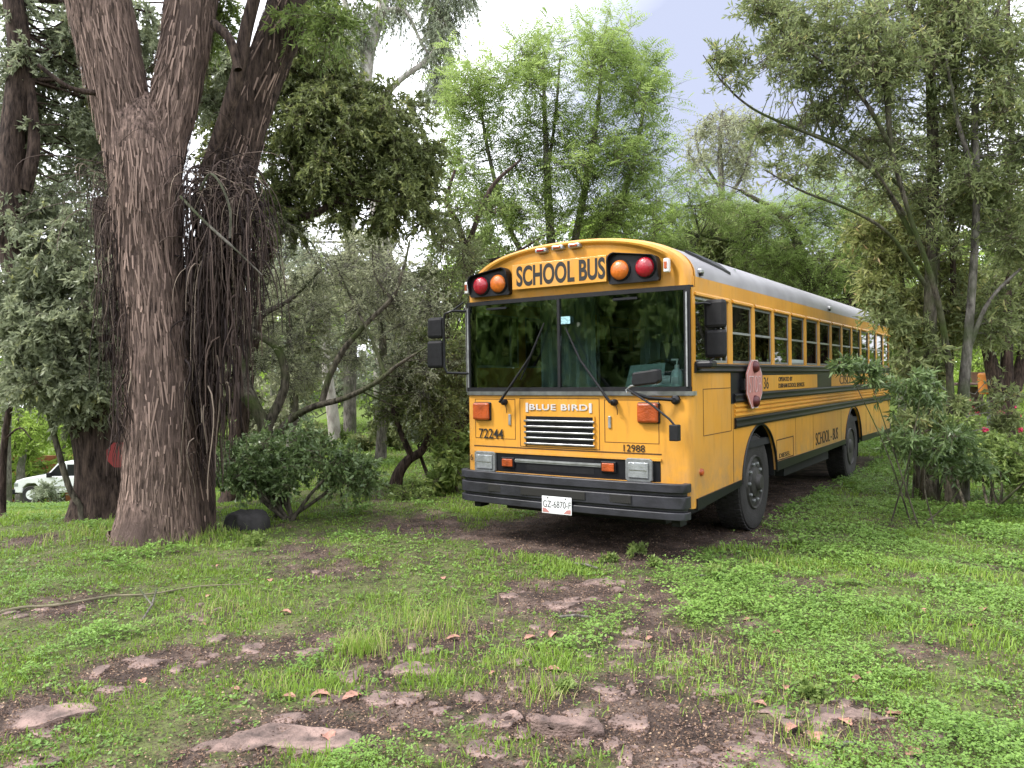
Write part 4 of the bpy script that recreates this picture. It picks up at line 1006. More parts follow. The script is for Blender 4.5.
tree('twisted_trunk_tree', 'thick twisted dark trunk close behind the left corner of the bus', 'tree', [[(452, 488, 12.4, .16), (450, 470, 12.4, .13), (447, 450, 12.4, .13), (455, 430, 12.4, .11), (468, 412, 12.4, .10), (480, 380, 12.4, .08)], [(448, 455, 12.4, .09), (438, 430, 12.4, .07), (448, 400, 12.3, .04), (447, 350, 12.3, .025)]],
     [(445, 300, 12.6, 36, 50, .7, 16, .4), (450, 395, 12.4, 22, 26, .4, 8, .32), (455, 240, 13, 30, 30, .6, 8, .4)], MT['L_olive'], MT['darkbark'], .06, .022, 24, 16, 45, droop=.3)
# the dark shrub and rock
def bush(name, label, u, v, d, stems, regs, lm, L, W, ntw, nl, seed, bm_='mossbark', group=None, cat='shrub', style='simple', droop=.25, hang=.2, twr=.003, up=.1, r0=.02):
    rng = np.random.default_rng(seed); base = P(u, v, d); base[2] = float(H(base[0], base[1]))-.03
    root = thing(name, label, cat, base, group)
    cl = clumps(regs, rng)
    for k in range(stems):
        q = cl[rng.integers(len(cl))][:3]; b0 = base+np.array([rng.normal()*.10, rng.normal()*.10, 0]); mid = b0*.45+q*.55+rng.normal(size=3)*.10; mid[2] = b0[2]*.5+q[2]*.5
        c = catmull(np.array([[*b0, r0], [*mid, r0*.7], [*q, r0*.3]]), 6); stem('stem', c, MT[bm_], root, 7, .1, 0, seed+k)
    foliage('foliage', cl, ntw, nl, L, W, lm, root, rng, droop, hang, style, up, .7, MT['twig'], twr)
    return root
bush('dark_shrub', 'wide dark green many-stemmed shrub to the right of the big trunk', 285, 520, 9.2, 11,
     [(290, 455, 9.3, 84, 26, .7, 38, .25), (238, 468, 9.2, 36, 26, .4, 14, .22), (350, 468, 9.3, 40, 20, .5, 14, .22), (300, 482, 9.2, 50, 8, .4, 6, .16)], MT['L_gloss'], .07, .03, 15, 12, 51, r0=.026)
bush('lower_bush', 'low bush with broad leaves at the left wheel side of the bus', 458, 492, 11.0, 5, [(452, 462, 11, 13, 28, .3, 9, .22), (440, 484, 11, 18, 10, .3, 6, .18)], MT['L_mid'], .13, .05, 10, 9, 52)
bush('low_shrub', 'low leafy clump under the small curved tree', 405, 500, 10.6, 4, [(405, 492, 10.6, 34, 8, .3, 10, .16)], MT['L_mid'], .05, .025, 14, 12, 53)
def rock(name, label, cat, u, v, sx, sy, sz, seed, m='stone', facets=7, group=None, rot=None, sink=.35, yaw=0, dd=None, res=4, tilt=0):
    q, d = G(u, v); rng = np.random.default_rng(seed)
    bm = bmesh.new(); bmesh.ops.create_icosphere(bm, subdivisions=res, radius=1)
    co = np.array([v_.co[:] for v_ in bm.verts]); Fc = np.array([[v_.index for v_ in f.verts] for f in bm.faces]); bm.free()
    n1 = fbm(co[:, 0]*1.3+seed*3.1, co[:, 1]*1.3+seed, co[:, 2]*1.3, 3); ang = np.arctan2(co[:, 1], co[:, 0])
    co = co*(.66+.68*n1)[:, None]
    for k_ in range(facets):                       # knock flat facets off the rim
        a_ = rng.uniform(0, 6.28); nn = np.array([math.cos(a_), math.sin(a_)]); lim = rng.uniform(.62, .92); pr = co[:, :2]@nn
        co[:, :2] -= np.outer(np.maximum(0, pr-lim), nn)*.93
    pw = np.sign(co[:, 2])*np.abs(co[:, 2])**.6; co[:, 2] = np.where(co[:, 2] > 0, np.minimum(pw, .78+.10*fbm(co[:, 0]*2, co[:, 1]*2, seed, 3)), pw)
    co[:, :2] *= (1+.16*np.sign(np.sin(ang*2.5+seed))*np.abs(np.sin(ang*2.5+seed))**.4)[:, None]
    co = co*np.array([sx, sy, sz]); co[:, 2] += ((fbm(co[:, 0]*14, co[:, 1]*14, seed, 4)-.5)*.085+(np.abs(fbm(co[:, 0]*7+3, co[:, 1]*7, seed, 3)-.5) < .03)*-.014)*min(1, sz*14)
    a = YAW+yaw; R_ = np.array([[math.cos(a), -math.sin(a)], [math.sin(a), math.cos(a)]]); co[:, 2] += co[:, 0]*tilt
    co[:, :2] = co[:, :2]@R_.T
    q = q+np.array([0, 0, sz*(.5-sink)])
    return tag(npmesh(name, co+q, Fc, MT[m], None, None, True, org=q), label, cat, group)
MT['darkstone'] = mat('dark_rock', (.03, .028, .028), .9, 0, .5, 5, .6, 20)
rock('boulder', 'dark boulder half hidden under the shrub beside the big trunk', 'rock', 250, 528, .22, .2, .19, 3, 'darkstone', 0, sink=.3)

# pale slender trunk behind, tall eucalyptus, feathery trees
tree('pale_trunk_tree', 'slender tree with pale trunk glimpsed behind the crooked limbs', 'tree', [[(337, 480, 19, .16), (335, 440, 19, .15), (331, 400, 19, .14), (326, 350, 19, .11), (330, 280, 19, .08)]],
     [(330, 290, 19, 50, 45, 1.2, 14, .8)], MT['L_grey'], MT['palebark'], .09, .03, 24, 18, 61)
tree('grey_trunk_tree', 'straight grey-brown trunk rising behind the crooked limbs', 'tree', [[(350, 480, 21, .18), (350, 400, 21, .17), (351, 300, 21, .16), (350, 230, 21, .15), (352, 150, 21, .13), (356, 90, 21, .1)]],
     [(345, 320, 21, 80, 60, 1.5, 20, .9), (300, 250, 21, 50, 60, 1.5, 14, .9)], MT['L_pale'], MT['greybark'], .10, .03, 20, 14, 62)
tree('tall_eucalyptus', 'tall eucalyptus with grey drooping foliage against the white sky', 'tree',
     [[(385, 480, 27, .4), (384, 300, 27, .36), (378, 200, 27, .3), (366, 110, 27, .25), (368, 60, 27, .22), (380, 15, 27, .2), (395, -40, 27, .15)], [(368, 70, 27, .12), (350, 20, 27, .1), (335, -40, 27, .08)], [(372, 110, 27, .12), (400, 80, 27, .1), (435, 50, 27, .09), (438, 0, 27, .08), (450, -50, 27, .06)], [(382, 10, 27, .1), (405, 12, 27, .07), (420, 40, 27, .05), (432, 60, 27, .03)]],
     [(438, 45, 27, 17, 62, .9, 26, .75), (340, 25, 27, 28, 50, 1, 20, .8), (450, -20, 27, 40, 26, 1, 14, .8), (405, -10, 27, 50, 22, 1, 12, .8), (330, 75, 27, 22, 30, 1, 8, .7), (400, 160, 27, 40, 40, 1, 12, .8)],
     MT['L_grey'], MT['palebark'], .17, .038, 20, 18, 63, None, droop=.95, hang=1.1, up=-.3, twr=.008)
tree('feathery_tree', 'airy light green tree with feathery leaves and thin stems rising behind the bus', 'tree',
     [[(556, 470, 16, .13), (556, 330, 16, .12), (552, 260, 16, .10), (548, 190, 16, .08), (545, 120, 16, .05), (543, 60, 16, .03)], [(560, 330, 16, .09), (575, 240, 16, .08), (592, 150, 16, .06), (600, 90, 16, .04), (602, 45, 16, .02)], [(562, 320, 16, .09), (588, 250, 16, .08), (625, 190, 16, .06), (640, 130, 16, .04), (648, 80, 16, .02)],
      [(552, 300, 16, .07), (510, 230, 16, .055), (490, 160, 16, .04), (478, 90, 16, .02)], [(545, 190, 16, .04), (555, 120, 16, .035), (560, 60, 16, .02)]],
     [(478, 85, 16, 34, 40, 1, 13, .62), (462, 140, 15.8, 30, 38, 1, 12, .6), (548, 75, 16, 32, 42, 1, 15, .62), (602, 60, 16, 34, 38, 1, 15, .62), (640, 95, 16, 22, 42, 1, 12, .6), (520, 150, 16, 44, 40, 1, 16, .62), (590, 150, 15.8, 48, 42, 1, 20, .62), (645, 165, 16, 34, 32, 1, 14, .6), (540, 215, 15.8, 55, 22, 1, 14, .6), (620, 215, 15.8, 50, 20, 1, 14, .6), (490, 200, 15.8, 30, 22, 1, 9, .55)],
     MT['L_feather'], MT['greybark'], .38, .26, 10, 6, 64, None, style='pinnate', droop=.12, hang=.25, up=.25, br=.02, twr=.006)
tree('arching_tree', 'thin dark tree with arching branches left of the feathery tree above the bus', 'tree',
     [[(478, 470, 14, .09), (475, 330, 14, .085), (468, 265, 14, .08), (458, 225, 14, .06), (447, 200, 14, .04), (455, 170, 14, .025)], [(466, 250, 14, .05), (490, 190, 14, .04), (520, 160, 14, .02)], [(455, 215, 14, .035), (430, 215, 14, .028), (405, 240, 14, .015)], [(470, 265, 14, .04), (510, 255, 14, .03), (545, 235, 14, .015)]],
     [(480, 200, 14, 34, 26, .8, 8, .5), (510, 245, 14, 40, 16, .6, 8, .42), (440, 225, 14, 26, 22, .6, 6, .42)], MT['L_mid'], MT['darkbark'], .08, .03, 16, 12, 65, droop=.25)
tree('wispy_tree', 'pale wispy tree far off against the blue-grey cloud', 'tree', [[(722, 480, 38, .22), (722, 300, 38, .2), (722, 200, 38, .16), (720, 150, 38, .12), (722, 110, 38, .06)], [(722, 210, 38, .1), (745, 170, 38, .07), (755, 130, 38, .04)], [(721, 190, 38, .08), (700, 155, 38, .06), (695, 130, 38, .03)]],
     [(724, 128, 38, 40, 18, 2, 22, 1.0), (740, 165, 38, 30, 20, 2, 12, .9), (703, 165, 38, 25, 20, 2, 9, .8), (735, 210, 38, 40, 25, 2, 12, 1.1)], MT['L_pale'], MT['greybark'], .16, .06, 18, 12, 66, twr=.012)
tree('dark_evergreen', 'small dense dark green evergreen poking above the bus roof', 'tree', [[(722, 480, 21, .2), (722, 300, 21, .18), (720, 230, 21, .1)]], [(722, 245, 21, 42, 30, 1.2, 26, .65), (715, 300, 21, 60, 30, 1.2, 24, .7), (780, 270, 22, 40, 30, 1, 14, .7)], MT['L_dark'], MT['darkbark'], .12, .05, 26, 20, 67)
tree('spreading_acacia', 'feathery tree spreading light green layers over the rear half of the bus', 'tree',
     [[(818, 470, 18, .18), (815, 330, 18, .16), (805, 270, 18, .12), (785, 220, 18, .08), (740, 190, 18, .04)], [(812, 290, 18, .08), (850, 240, 18, .06), (880, 200, 18, .04)], [(808, 280, 18, .08), (760, 250, 18, .05), (700, 235, 18, .03)]],
     [(760, 215, 18, 55, 26, 1, 20, .7), (690, 205, 17.5, 42, 28, 1, 14, .65), (820, 205, 18, 50, 34, 1, 20, .7), (870, 225, 17.5, 42, 34, 1, 14, .7), (820, 270, 17.5, 50, 26, 1, 16, .65), (770, 258, 17.5, 40, 18, .8, 10, .6), (880, 285, 17, 30, 28, .8, 8, .6), (665, 245, 17, 30, 20, 1, 8, .5)],
     MT['L_feather'], MT['mossbark'], .30, .24, 11, 7, 68, None, style='pinnate', droop=.3, hang=.35, up=.05, twr=.006)
tree('shaded_tree', 'mid green tree filling the gap above the rear of the bus', 'tree', [[(850, 470, 22, .2), (850, 330, 22, .18), (845, 250, 22, .1)]], [(840, 270, 22, 80, 50, 1.5, 36, .8), (780, 300, 22, 50, 25, 1.5, 14, .7), (900, 330, 20, 40, 60, 1.5, 20, .7), (700, 280, 23, 60, 25, 1, 12, .7)], MT['L_mid'], MT['darkbark'], .12, .045, 26, 18, 69)

# the tall group on the right
g_r = 'tall slim trees on the right'
tree('tall_slim_tree', 'tall slim tree with one straight dark mossy trunk and high spreading branches on the right', 'tree',
     [[(930, 480, 10.2, .10), (929, 400, 10.2, .09), (930, 320, 10.2, .08), (932, 240, 10.2, .075), (933, 160, 10.2, .07), (931, 90, 10.2, .065), (930, 40, 10.2, .05), (945, -60, 10.2, .04)],
      [(932, 50, 10.2, .05), (915, 20, 10.1, .04), (900, -20, 10, .03), (880, -80, 10, .02)], [(933, 95, 10.2, .04), (955, 70, 10.2, .035), (962, 30, 10.2, .03), (985, -30, 10.2, .02)],
      [(932, 220, 10.2, .03), (905, 190, 10, .028), (870, 165, 9.8, .022), (830, 140, 9.6, .016), (780, 125, 9.4, .009)]],
     [(900, 40, 10, 70, 55, 1, 34, .42), (960, 30, 10, 50, 50, 1, 22, .42), (850, 90, 9.8, 55, 50, .8, 20, .36), (930, 130, 10.5, 60, 40, .8, 16, .36), (800, 30, 9.8, 50, 30, .6, 13, .34), (780, 130, 9.6, 30, 18, .4, 6, .28)],
     MT['L_right'], MT['mossbark'], .085, .022, 18, 13, 71, g_r, droop=.15, hang=.1, br=.011)
tree('leaning_slim_tree', 'slim tree whose branches lean left across the sky from the right-hand thicket', 'tree',
     [[(950, 462, 9.7, .055), (951, 420, 9.7, .05), (948, 360, 9.7, .042), (935, 290, 9.6, .034), (908, 210, 9.5, .026), (892, 150, 9.5, .03), (885, 80, 9.5, .035), (870, 10, 9.5, .025), (860, -60, 9.5, .02)],
      [(912, 235, 9.6, .03), (880, 180, 9.5, .026), (845, 150, 9.4, .022), (800, 130, 9.3, .018), (755, 110, 9.2, .014), (725, 85, 9.1, .010), (703, 55, 9, .005)],
      [(925, 285, 9.6, .03), (890, 235, 9.4, .022), (850, 210, 9.3, .018), (800, 190, 9.2, .013), (765, 170, 9.1, .008)],
      [(893, 150, 9.5, .03), (860, 95, 9.4, .022), (820, 60, 9.3, .016), (780, 30, 9.2, .010), (755, 10, 9.2, .006)], [(905, 215, 9.5, .022), (885, 185, 9.3, .016), (850, 130, 9.2, .01)]],
     [(860, 30, 9.5, 50, 40, .7, 18, .34), (790, 60, 9.3, 55, 32, .5, 18, .28), (735, 62, 9.1, 28, 22, .3, 8, .2), (800, 165, 9.3, 45, 18, .4, 9, .25), (770, 10, 9.3, 34, 20, .4, 10, .3), (870, 170, 9.5, 40, 35, .6, 12, .3), (950, 220, 10, 40, 60, .5, 16, .3), (900, 150, 10, 50, 40, .5, 12, .3)],
     MT['L_right'], MT['mossbark'], .075, .02, 15, 11, 72, g_r, droop=.12, hang=.1, br=.009)
tree('twin_stem_tree', 'slim grey tree with twin stems near the right edge', 'tree',
     [[(962, 450, 9.9, .075), (963, 400, 9.9, .07), (968, 340, 9.9, .055), (974, 260, 9.9, .045), (977, 180, 9.9, .04), (975, 110, 9.9, .04), (990, 40, 9.9, .03), (1010, -40, 9.9, .02)],
      [(980, 190, 9.9, .035), (960, 130, 9.8, .03), (950, 80, 9.8, .02), (940, 20, 9.8, .012)], [(976, 120, 9.9, .03), (1000, 90, 9.9, .025), (1040, 60, 9.9, .02)], [(968, 350, 9.9, .035), (990, 300, 9.8, .025), (1030, 260, 9.8, .015)]],
     [(1000, 80, 10, 45, 60, .8, 24, .4), (985, 180, 10.2, 45, 45, .7, 20, .36), (1010, 250, 10, 30, 40, .6, 12, .34), (1040, 150, 10, 40, 90, .6, 20, .4), (970, 0, 10, 60, 30, .8, 16, .4), (985, 320, 10.2, 36, 40, .4, 12, .28), (1000, 400, 10.4, 26, 30, .3, 6, .22)],
     MT['L_right'], MT['greybark'], .085, .024, 18, 13, 73, g_r, droop=.15, hang=.1, br=.011)
tree('thin_upright_tree', 'thinnest upright tree between the straight dark trunk and the twin grey stems', 'tree',
     [[(948, 455, 10.6, .045), (950, 380, 10.6, .04), (953, 280, 10.6, .035), (951, 180, 10.6, .03), (956, 80, 10.6, .022), (952, -30, 10.6, .015)], [(951, 180, 10.6, .018), (940, 120, 10.6, .014), (925, 60, 10.6, .008)], [(953, 250, 10.6, .018), (968, 190, 10.6, .012), (972, 130, 10.6, .007)]],
     [(945, 90, 10.6, 24, 60, .3, 9, .3), (960, 200, 10.6, 22, 50, .3, 8, .28), (940, 290, 10.6, 22, 40, .3, 7, .26)], MT['L_right'], MT['darkbark'], .08, .022, 15, 11, 171, g_r, droop=.12, hang=.1, br=.009)
tree('far_upright_tree', 'slim upright tree cut by the right edge of the picture', 'tree',
     [[(1012, 455, 11.5, .06), (1010, 380, 11.5, .05), (1008, 260, 11.5, .045), (1012, 140, 11.5, .04), (1008, 20, 11.5, .03), (1010, -50, 11.5, .02)], [(1008, 240, 11.5, .025), (990, 170, 11.5, .018), (985, 90, 11.5, .01)]],
     [(1005, 120, 11.5, 24, 70, .4, 9, .32), (1010, 250, 11.5, 22, 50, .4, 8, .3)], MT['L_right'], MT['darkbark'], .085, .024, 15, 11, 172, g_r, droop=.12, hang=.1, br=.009)
bush('leafy_thicket', 'tall yellow-green thicket pressing against the rear corner of the bus', 925, 478, 9.9, 6, [(920, 350, 9.9, 26, 40, .3, 13, .22), (935, 415, 9.8, 30, 26, .3, 10, .2), (890, 320, 10.1, 14, 26, .15, 5, .18)], MT['L_right'], .10, .028, 14, 11, 173, r0=.012)
tree('young_yellowing_tree', 'young tree with long yellowing leaves at the rear corner of the bus', 'tree',
     [[(918, 462, 10.6, .05), (914, 400, 10.6, .045), (906, 320, 10.6, .035), (900, 260, 10.6, .025), (895, 220, 10.6, .015)], [(910, 350, 10.6, .03), (935, 290, 10.6, .02), (940, 230, 10.6, .012)], [(912, 370, 10.6, .02), (890, 310, 10.5, .015), (878, 270, 10.5, .01)]],
     [(900, 240, 10.7, 36, 34, .4, 14, .3), (885, 290, 10.5, 26, 26, .3, 9, .27), (945, 270, 10.8, 28, 40, .3, 10, .27), (950, 330, 10.6, 22, 36, .3, 7, .25), (912, 200, 10.8, 34, 18, .3, 7, .28), (870, 250, 10.6, 22, 34, .3, 9, .27), (905, 345, 10.4, 16, 22, .2, 4, .22), (920, 320, 10.7, 20, 30, .3, 5, .25)],
     MT['L_yel'], MT['mossbark'], .115, .027, 20, 9, 74, None, droop=.2, hang=.3, br=.009)
bush('long_leaved_shrub', 'glossy long-leaved shrub reaching across the tail of the bus', 922, 508, 8.2, 5,
     [(918, 388, 8.3, 24, 26, .3, 9, .2), (868, 374, 8.3, 26, 8, .15, 4, .12), (838, 364, 8.3, 12, 5, .1, 2, .09), (950, 440, 8.3, 26, 24, .3, 9, .2), (900, 445, 8.1, 20, 12, .3, 4, .15), (925, 455, 8.3, 26, 8, .2, 4, .14), (972, 470, 8.6, 26, 12, .2, 5, .17)], MT['L_gloss'], .10, .024, 11, 10, 75, droop=.1, r0=.010)
bush('leafy_undergrowth', 'leafy undergrowth at the foot of the right-hand trees', 985, 480, 9.2, 6,
     [(990, 455, 9.4, 45, 22, .5, 18, .22), (1030, 470, 9.2, 30, 26, .5, 10, .24), (960, 440, 9.6, 28, 24, .4, 8, .2)], MT['L_mid'], .07, .03, 16, 13, 76)
tree('forked_dark_tree', 'dark forked tree silhouetted against the bright lawn at the right edge', 'tree',
     [[(1004, 447, 15.5, .19), (1002, 415, 15.5, .17), (996, 385, 15.5, .15), (988, 350, 15.5, .11), (975, 310, 15.5, .08)], [(1004, 420, 15.5, .14), (1020, 370, 15.5, .12), (1034, 310, 15.5, .10)], [(1001, 405, 15.5, .09), (1007, 350, 15.5, .1), (1002, 310, 15.5, .07)]],
     [(1000, 290, 15.5, 55, 30, 1.2, 26, .6), (1010, 330, 15.5, 40, 16, 1, 9, .45), (970, 320, 15.5, 22, 16, .8, 6, .45), (1045, 240, 15.5, 40, 60, 1, 14, .6)], MT['L_dark'], MT['darkbark'], .09, .035, 26, 18, 77)
bush('rose_bush', 'rose bush with pink flowers near the right edge', 995, 452, 13.5, 8, [(990, 430, 13.5, 34, 16, .5, 18, .26), (1022, 436, 13.5, 22, 14, .4, 8, .24)], MT['L_mid'], .06, .03, 16, 12, 78)
rng = np.random.default_rng(5)
rb = bpy.data.objects['rose_bush']
for i, (u, v) in enumerate([(1006, 401), (1013, 408), (974, 409), (978, 414), (1001, 413), (1018, 416), (1012, 425), (970, 411), (985, 430), (1020, 430), (968, 402)]):
    c = P(u, v, 13.1); n_ = 46; dirs = unit(rng.normal(size=(n_, 3))+np.array([0, 0, .4]))
    V, Fq = leafquads(c+dirs*.012, dirs, .042, .04, rng); npmesh('flower', V, Fq, MT['petal'], rb, {'v': np.repeat(rng.random(n_), 4)})
# mossy post, table, pot, orange drum
q, d_ = G(931, 501)
b = MB(); b.lathe([(.105, -.05), (.10, .02), (.095, .15), (.098, .25), (.085, .27)], tuple(q), 2, 14)
tag(b.build('mossy_stump', MT['mossbark'], None, True, org=tuple(q)), 'short sawn mossy stump in the grass below the glossy shrub', 'stump')
q = P(976, 400, 17); q[2] = float(H(q[0], q[1])); tz = P(976, 384, 17)[2]
t = thing('garden_table', 'round pale stone garden table behind the roses', 'table', q)
MB().lathe([(.50, -.03), (.52, 0), (.50, .03)], (q[0], q[1], tz), 2, 26).build('tabletop', MT['stone'], t, True); MB().lathe([(.2, 0), (.09, .15), (.08, .5), (.16, tz-q[2]-.05)], tuple(q), 2, 14).build('pedestal', MT['stone'], t, True)
p = (q[0]+.02, q[1], tz+.03)
t = thing('flower_pot', 'small clay pot with a plant standing on the garden table', 'pot', p)
MB().lathe([(.09, 0), (.13, .2), (.14, .2), (.14, .23), (.11, .23)], p, 2, 16).build('pot', mat('clay', (.40, .25, .17), .8, 0, .2), t, True)
foliage('plant', np.array([[p[0], p[1], p[2]+.36, .22]]), 14, 14, .07, .03, MT['L_mid'], t, rng)
q = P(989, 409, 16); q[2] = float(H(q[0], q[1])); zt = P(989, 373, 16)[2]; zm = P(989, 394, 16)[2]
t = thing('orange_bin', 'orange tapered bin on a post beyond the roses', 'bin', q)
MB().lathe([(.16, 0), (.19, .05), (.20, zt-zm-.03), (.17, zt-zm)], (q[0], q[1], zm), 2, 18).build('bin', mat('orange_plastic', (.72, .27, .06), .5, 0, .15), t, True); MB().lathe([(.04, 0), (.04, zm-q[2])], tuple(q), 2, 8).build('post', MT['greyrim'], t)

# background plants: each a shrub or a tree of its own, then the far wood
k = 0; rng = np.random.default_rng(77)
GR = 'trees beyond the clearing'
bgs = [('L_pale', 290, 330, 15, 60, 70, 'pale thin-twigged thicket right behind the crooked limbs'), ('L_pale', 380, 290, 16, 60, 70, 'pale thin-twigged tree above the small curved tree'), ('L_pale', 245, 400, 18, 50, 40, 'pale thicket glimpsed under the hanging strands'), ('L_lime', 20, 430, 38, 48, 36, 'lime green sunlit tree beyond the white pickup'), ('L_lime', 78, 420, 42, 34, 44, 'lime green tree glimpsed between the pickup and the creeper-clad trunk'),
       ('L_grey', 60, 370, 46, 60, 50, 'grey-green tree high behind the thin leaning stem'), ('L_ivy', 5, 170, 24, 50, 110, 'tall grey-green tree at the top left edge'),
       ('L_grey', 105, 200, 26, 60, 110, 'tall hazy tree behind the left limb of the big trunk'), ('L_olive', 215, 330, 24, 60, 80, 'olive tree behind the hanging strands'),
       ('L_grey', 270, 250, 30, 60, 90, 'hazy grey-green tree left of the pale trunk'), ('L_grey', 330, 380, 28, 70, 60, 'hazy low tree behind the crooked limbs'),
       ('L_grey', 400, 330, 26, 55, 90, 'hazy grey-green tree right of the pale trunk'), ('L_olive', 460, 380, 22, 50, 60, 'olive tree close to the left mirror of the bus'),
       ('L_feather', 470, 260, 24, 50, 50, 'light green tree above the left mirror of the bus'), ('L_olive', 560, 300, 24, 90, 60, 'broad olive tree right behind the bus front'), ('L_lime', 610, 225, 26, 50, 40, 'light lime tree under the feathery crown'),
       ('L_lime', 690, 240, 26, 55, 45, 'light lime tree left of the dark evergreen'), ('L_grey', 760, 300, 34, 70, 70, 'grey tree behind the dark evergreen'), ('L_mid', 860, 330, 28, 70, 80, 'green tree behind the tail of the bus'),
       ('L_lime', 940, 350, 30, 50, 55, 'sunlit lime tree behind the glossy shrub'), ('L_mid', 1000, 230, 26, 60, 90, 'tall green tree behind the twin grey stems'), ('L_lime', 985, 385, 34, 45, 30, 'sunlit lime bush past the garden table'),
       ('L_grey', 900, 180, 26, 70, 70, 'hazy tree behind the tall slim trunks'), ('L_mid', 1060, 330, 20, 40, 110, 'green tree cut by the right edge'), ('L_olive', -40, 350, 16, 40, 120, 'olive tree cut by the left edge'), ('L_olive', 180, 420, 20, 50, 50, 'olive thicket behind the big trunk')]
for lm, u, v, d, ru, rv, lab in bgs:
    sc = d/FPX; R_ = min(ru, rv)*sc
    n_ = int(22*max(1, rv/ru, ru/rv)); cr = max(.5, R_*.33)
    tree('background_tree', lab, 'tree', [[(u, 470, d, .07+.003*d), (u+4, (470+v)/2, d, .06+.002*d), (u, v+rv*.2, d, .06), (u-3, v-rv*.6, d, .04)]],
         [(u, v, d, ru*.9, rv*.9, R_*.9, n_, cr)], MT[lm], MT['greybark'], .10+.003*d, .035+.0012*d, 18, 13, 100+k, GR, droop=.3, twr=.004+.0003*d, br=.03, crown='crown')
    k += 1
bsh = [(15, 470, 44, 50, 14, 'L_mid'), (90, 468, 46, 40, 16, 'L_mid'), (225, 450, 17, 40, 22, 'L_mid'), (300, 440, 20, 50, 26, 'L_olive'), (355, 448, 19, 34, 18, 'L_mid'), (385, 440, 18, 28, 18, 'L_olive'), (470, 440, 15, 26, 30, 'L_mid'), (420, 430, 20, 40, 24, 'L_grey'),
       (905, 430, 20, 34, 24, 'L_mid'), (950, 420, 22, 40, 22, 'L_olive'), (1035, 440, 22, 34, 20, 'L_mid'), (870, 420, 24, 30, 26, 'L_mid')]
labs = ['low hedge-like bush left of the white pickup', 'bush behind the white pickup', 'bush right behind the hanging strands of the big trunk', 'olive bush behind the dark shrub', 'green bush behind the right end of the dark shrub', 'bush behind the small curved tree',
        'green bush hidden behind the bus front corner', 'grey bush behind the forked sapling', 'green bush past the tail of the bus', 'olive bush behind the slim trunks', 'bush at the right edge past the roses', 'bush behind the rear wheel of the bus']
for i, ((u, v, d, ru, rv, lm), lab) in enumerate(zip(bsh, labs)):
    sc = d/FPX; bush('background_bush', lab, u, v+rv, d, 3, [(u, v, d, ru*.9, rv*.8, ru*sc*.6, 16, rv*sc*.45)], MT[lm], .07+.003*d, .03+.001*d, 18, 14, 200+i, group='bushes behind the clearing')
# far wood all round: one mass
rng = np.random.default_rng(9); cl = []
for i in range(900):
    a = rng.uniform(-1.15, 1.15) if i < 560 else rng.uniform(1.2, 5.08); d = rng.uniform(46, 66) if i < 560 else rng.uniform(24, 36); x, y = CAM[0]+d*(math.sin(a)*RH[0]+math.cos(a)*FH[0]), CAM[1]+d*(math.sin(a)*RH[1]+math.cos(a)*FH[1])
    z = float(H(x, y)); hh = 6+7*vnoise(a*6+3, 2.2)+6*sstep(.30, .7, abs(a))*(a < 1.2); cl.append([x, y, z+rng.uniform(0, hh*(.8 if a < -.05 else .7)), 2.4])
tag(foliage('wood_behind', np.array(cl[560:]), 24, 18, 1.0, .6, MT['L_mid'], None, rng, .3, .2, twm=None), 'dark wood on the near side of the clearing mirrored in the windscreen', 'wood', kind='stuff')
wood = foliage('far_wood', np.array(cl[:560]), 24, 18, .45, .2, MT['L_lime'], None, rng, .3, .2, twm=None)
tag(wood, 'green wood closing the view behind the clearing', 'wood', kind='stuff')

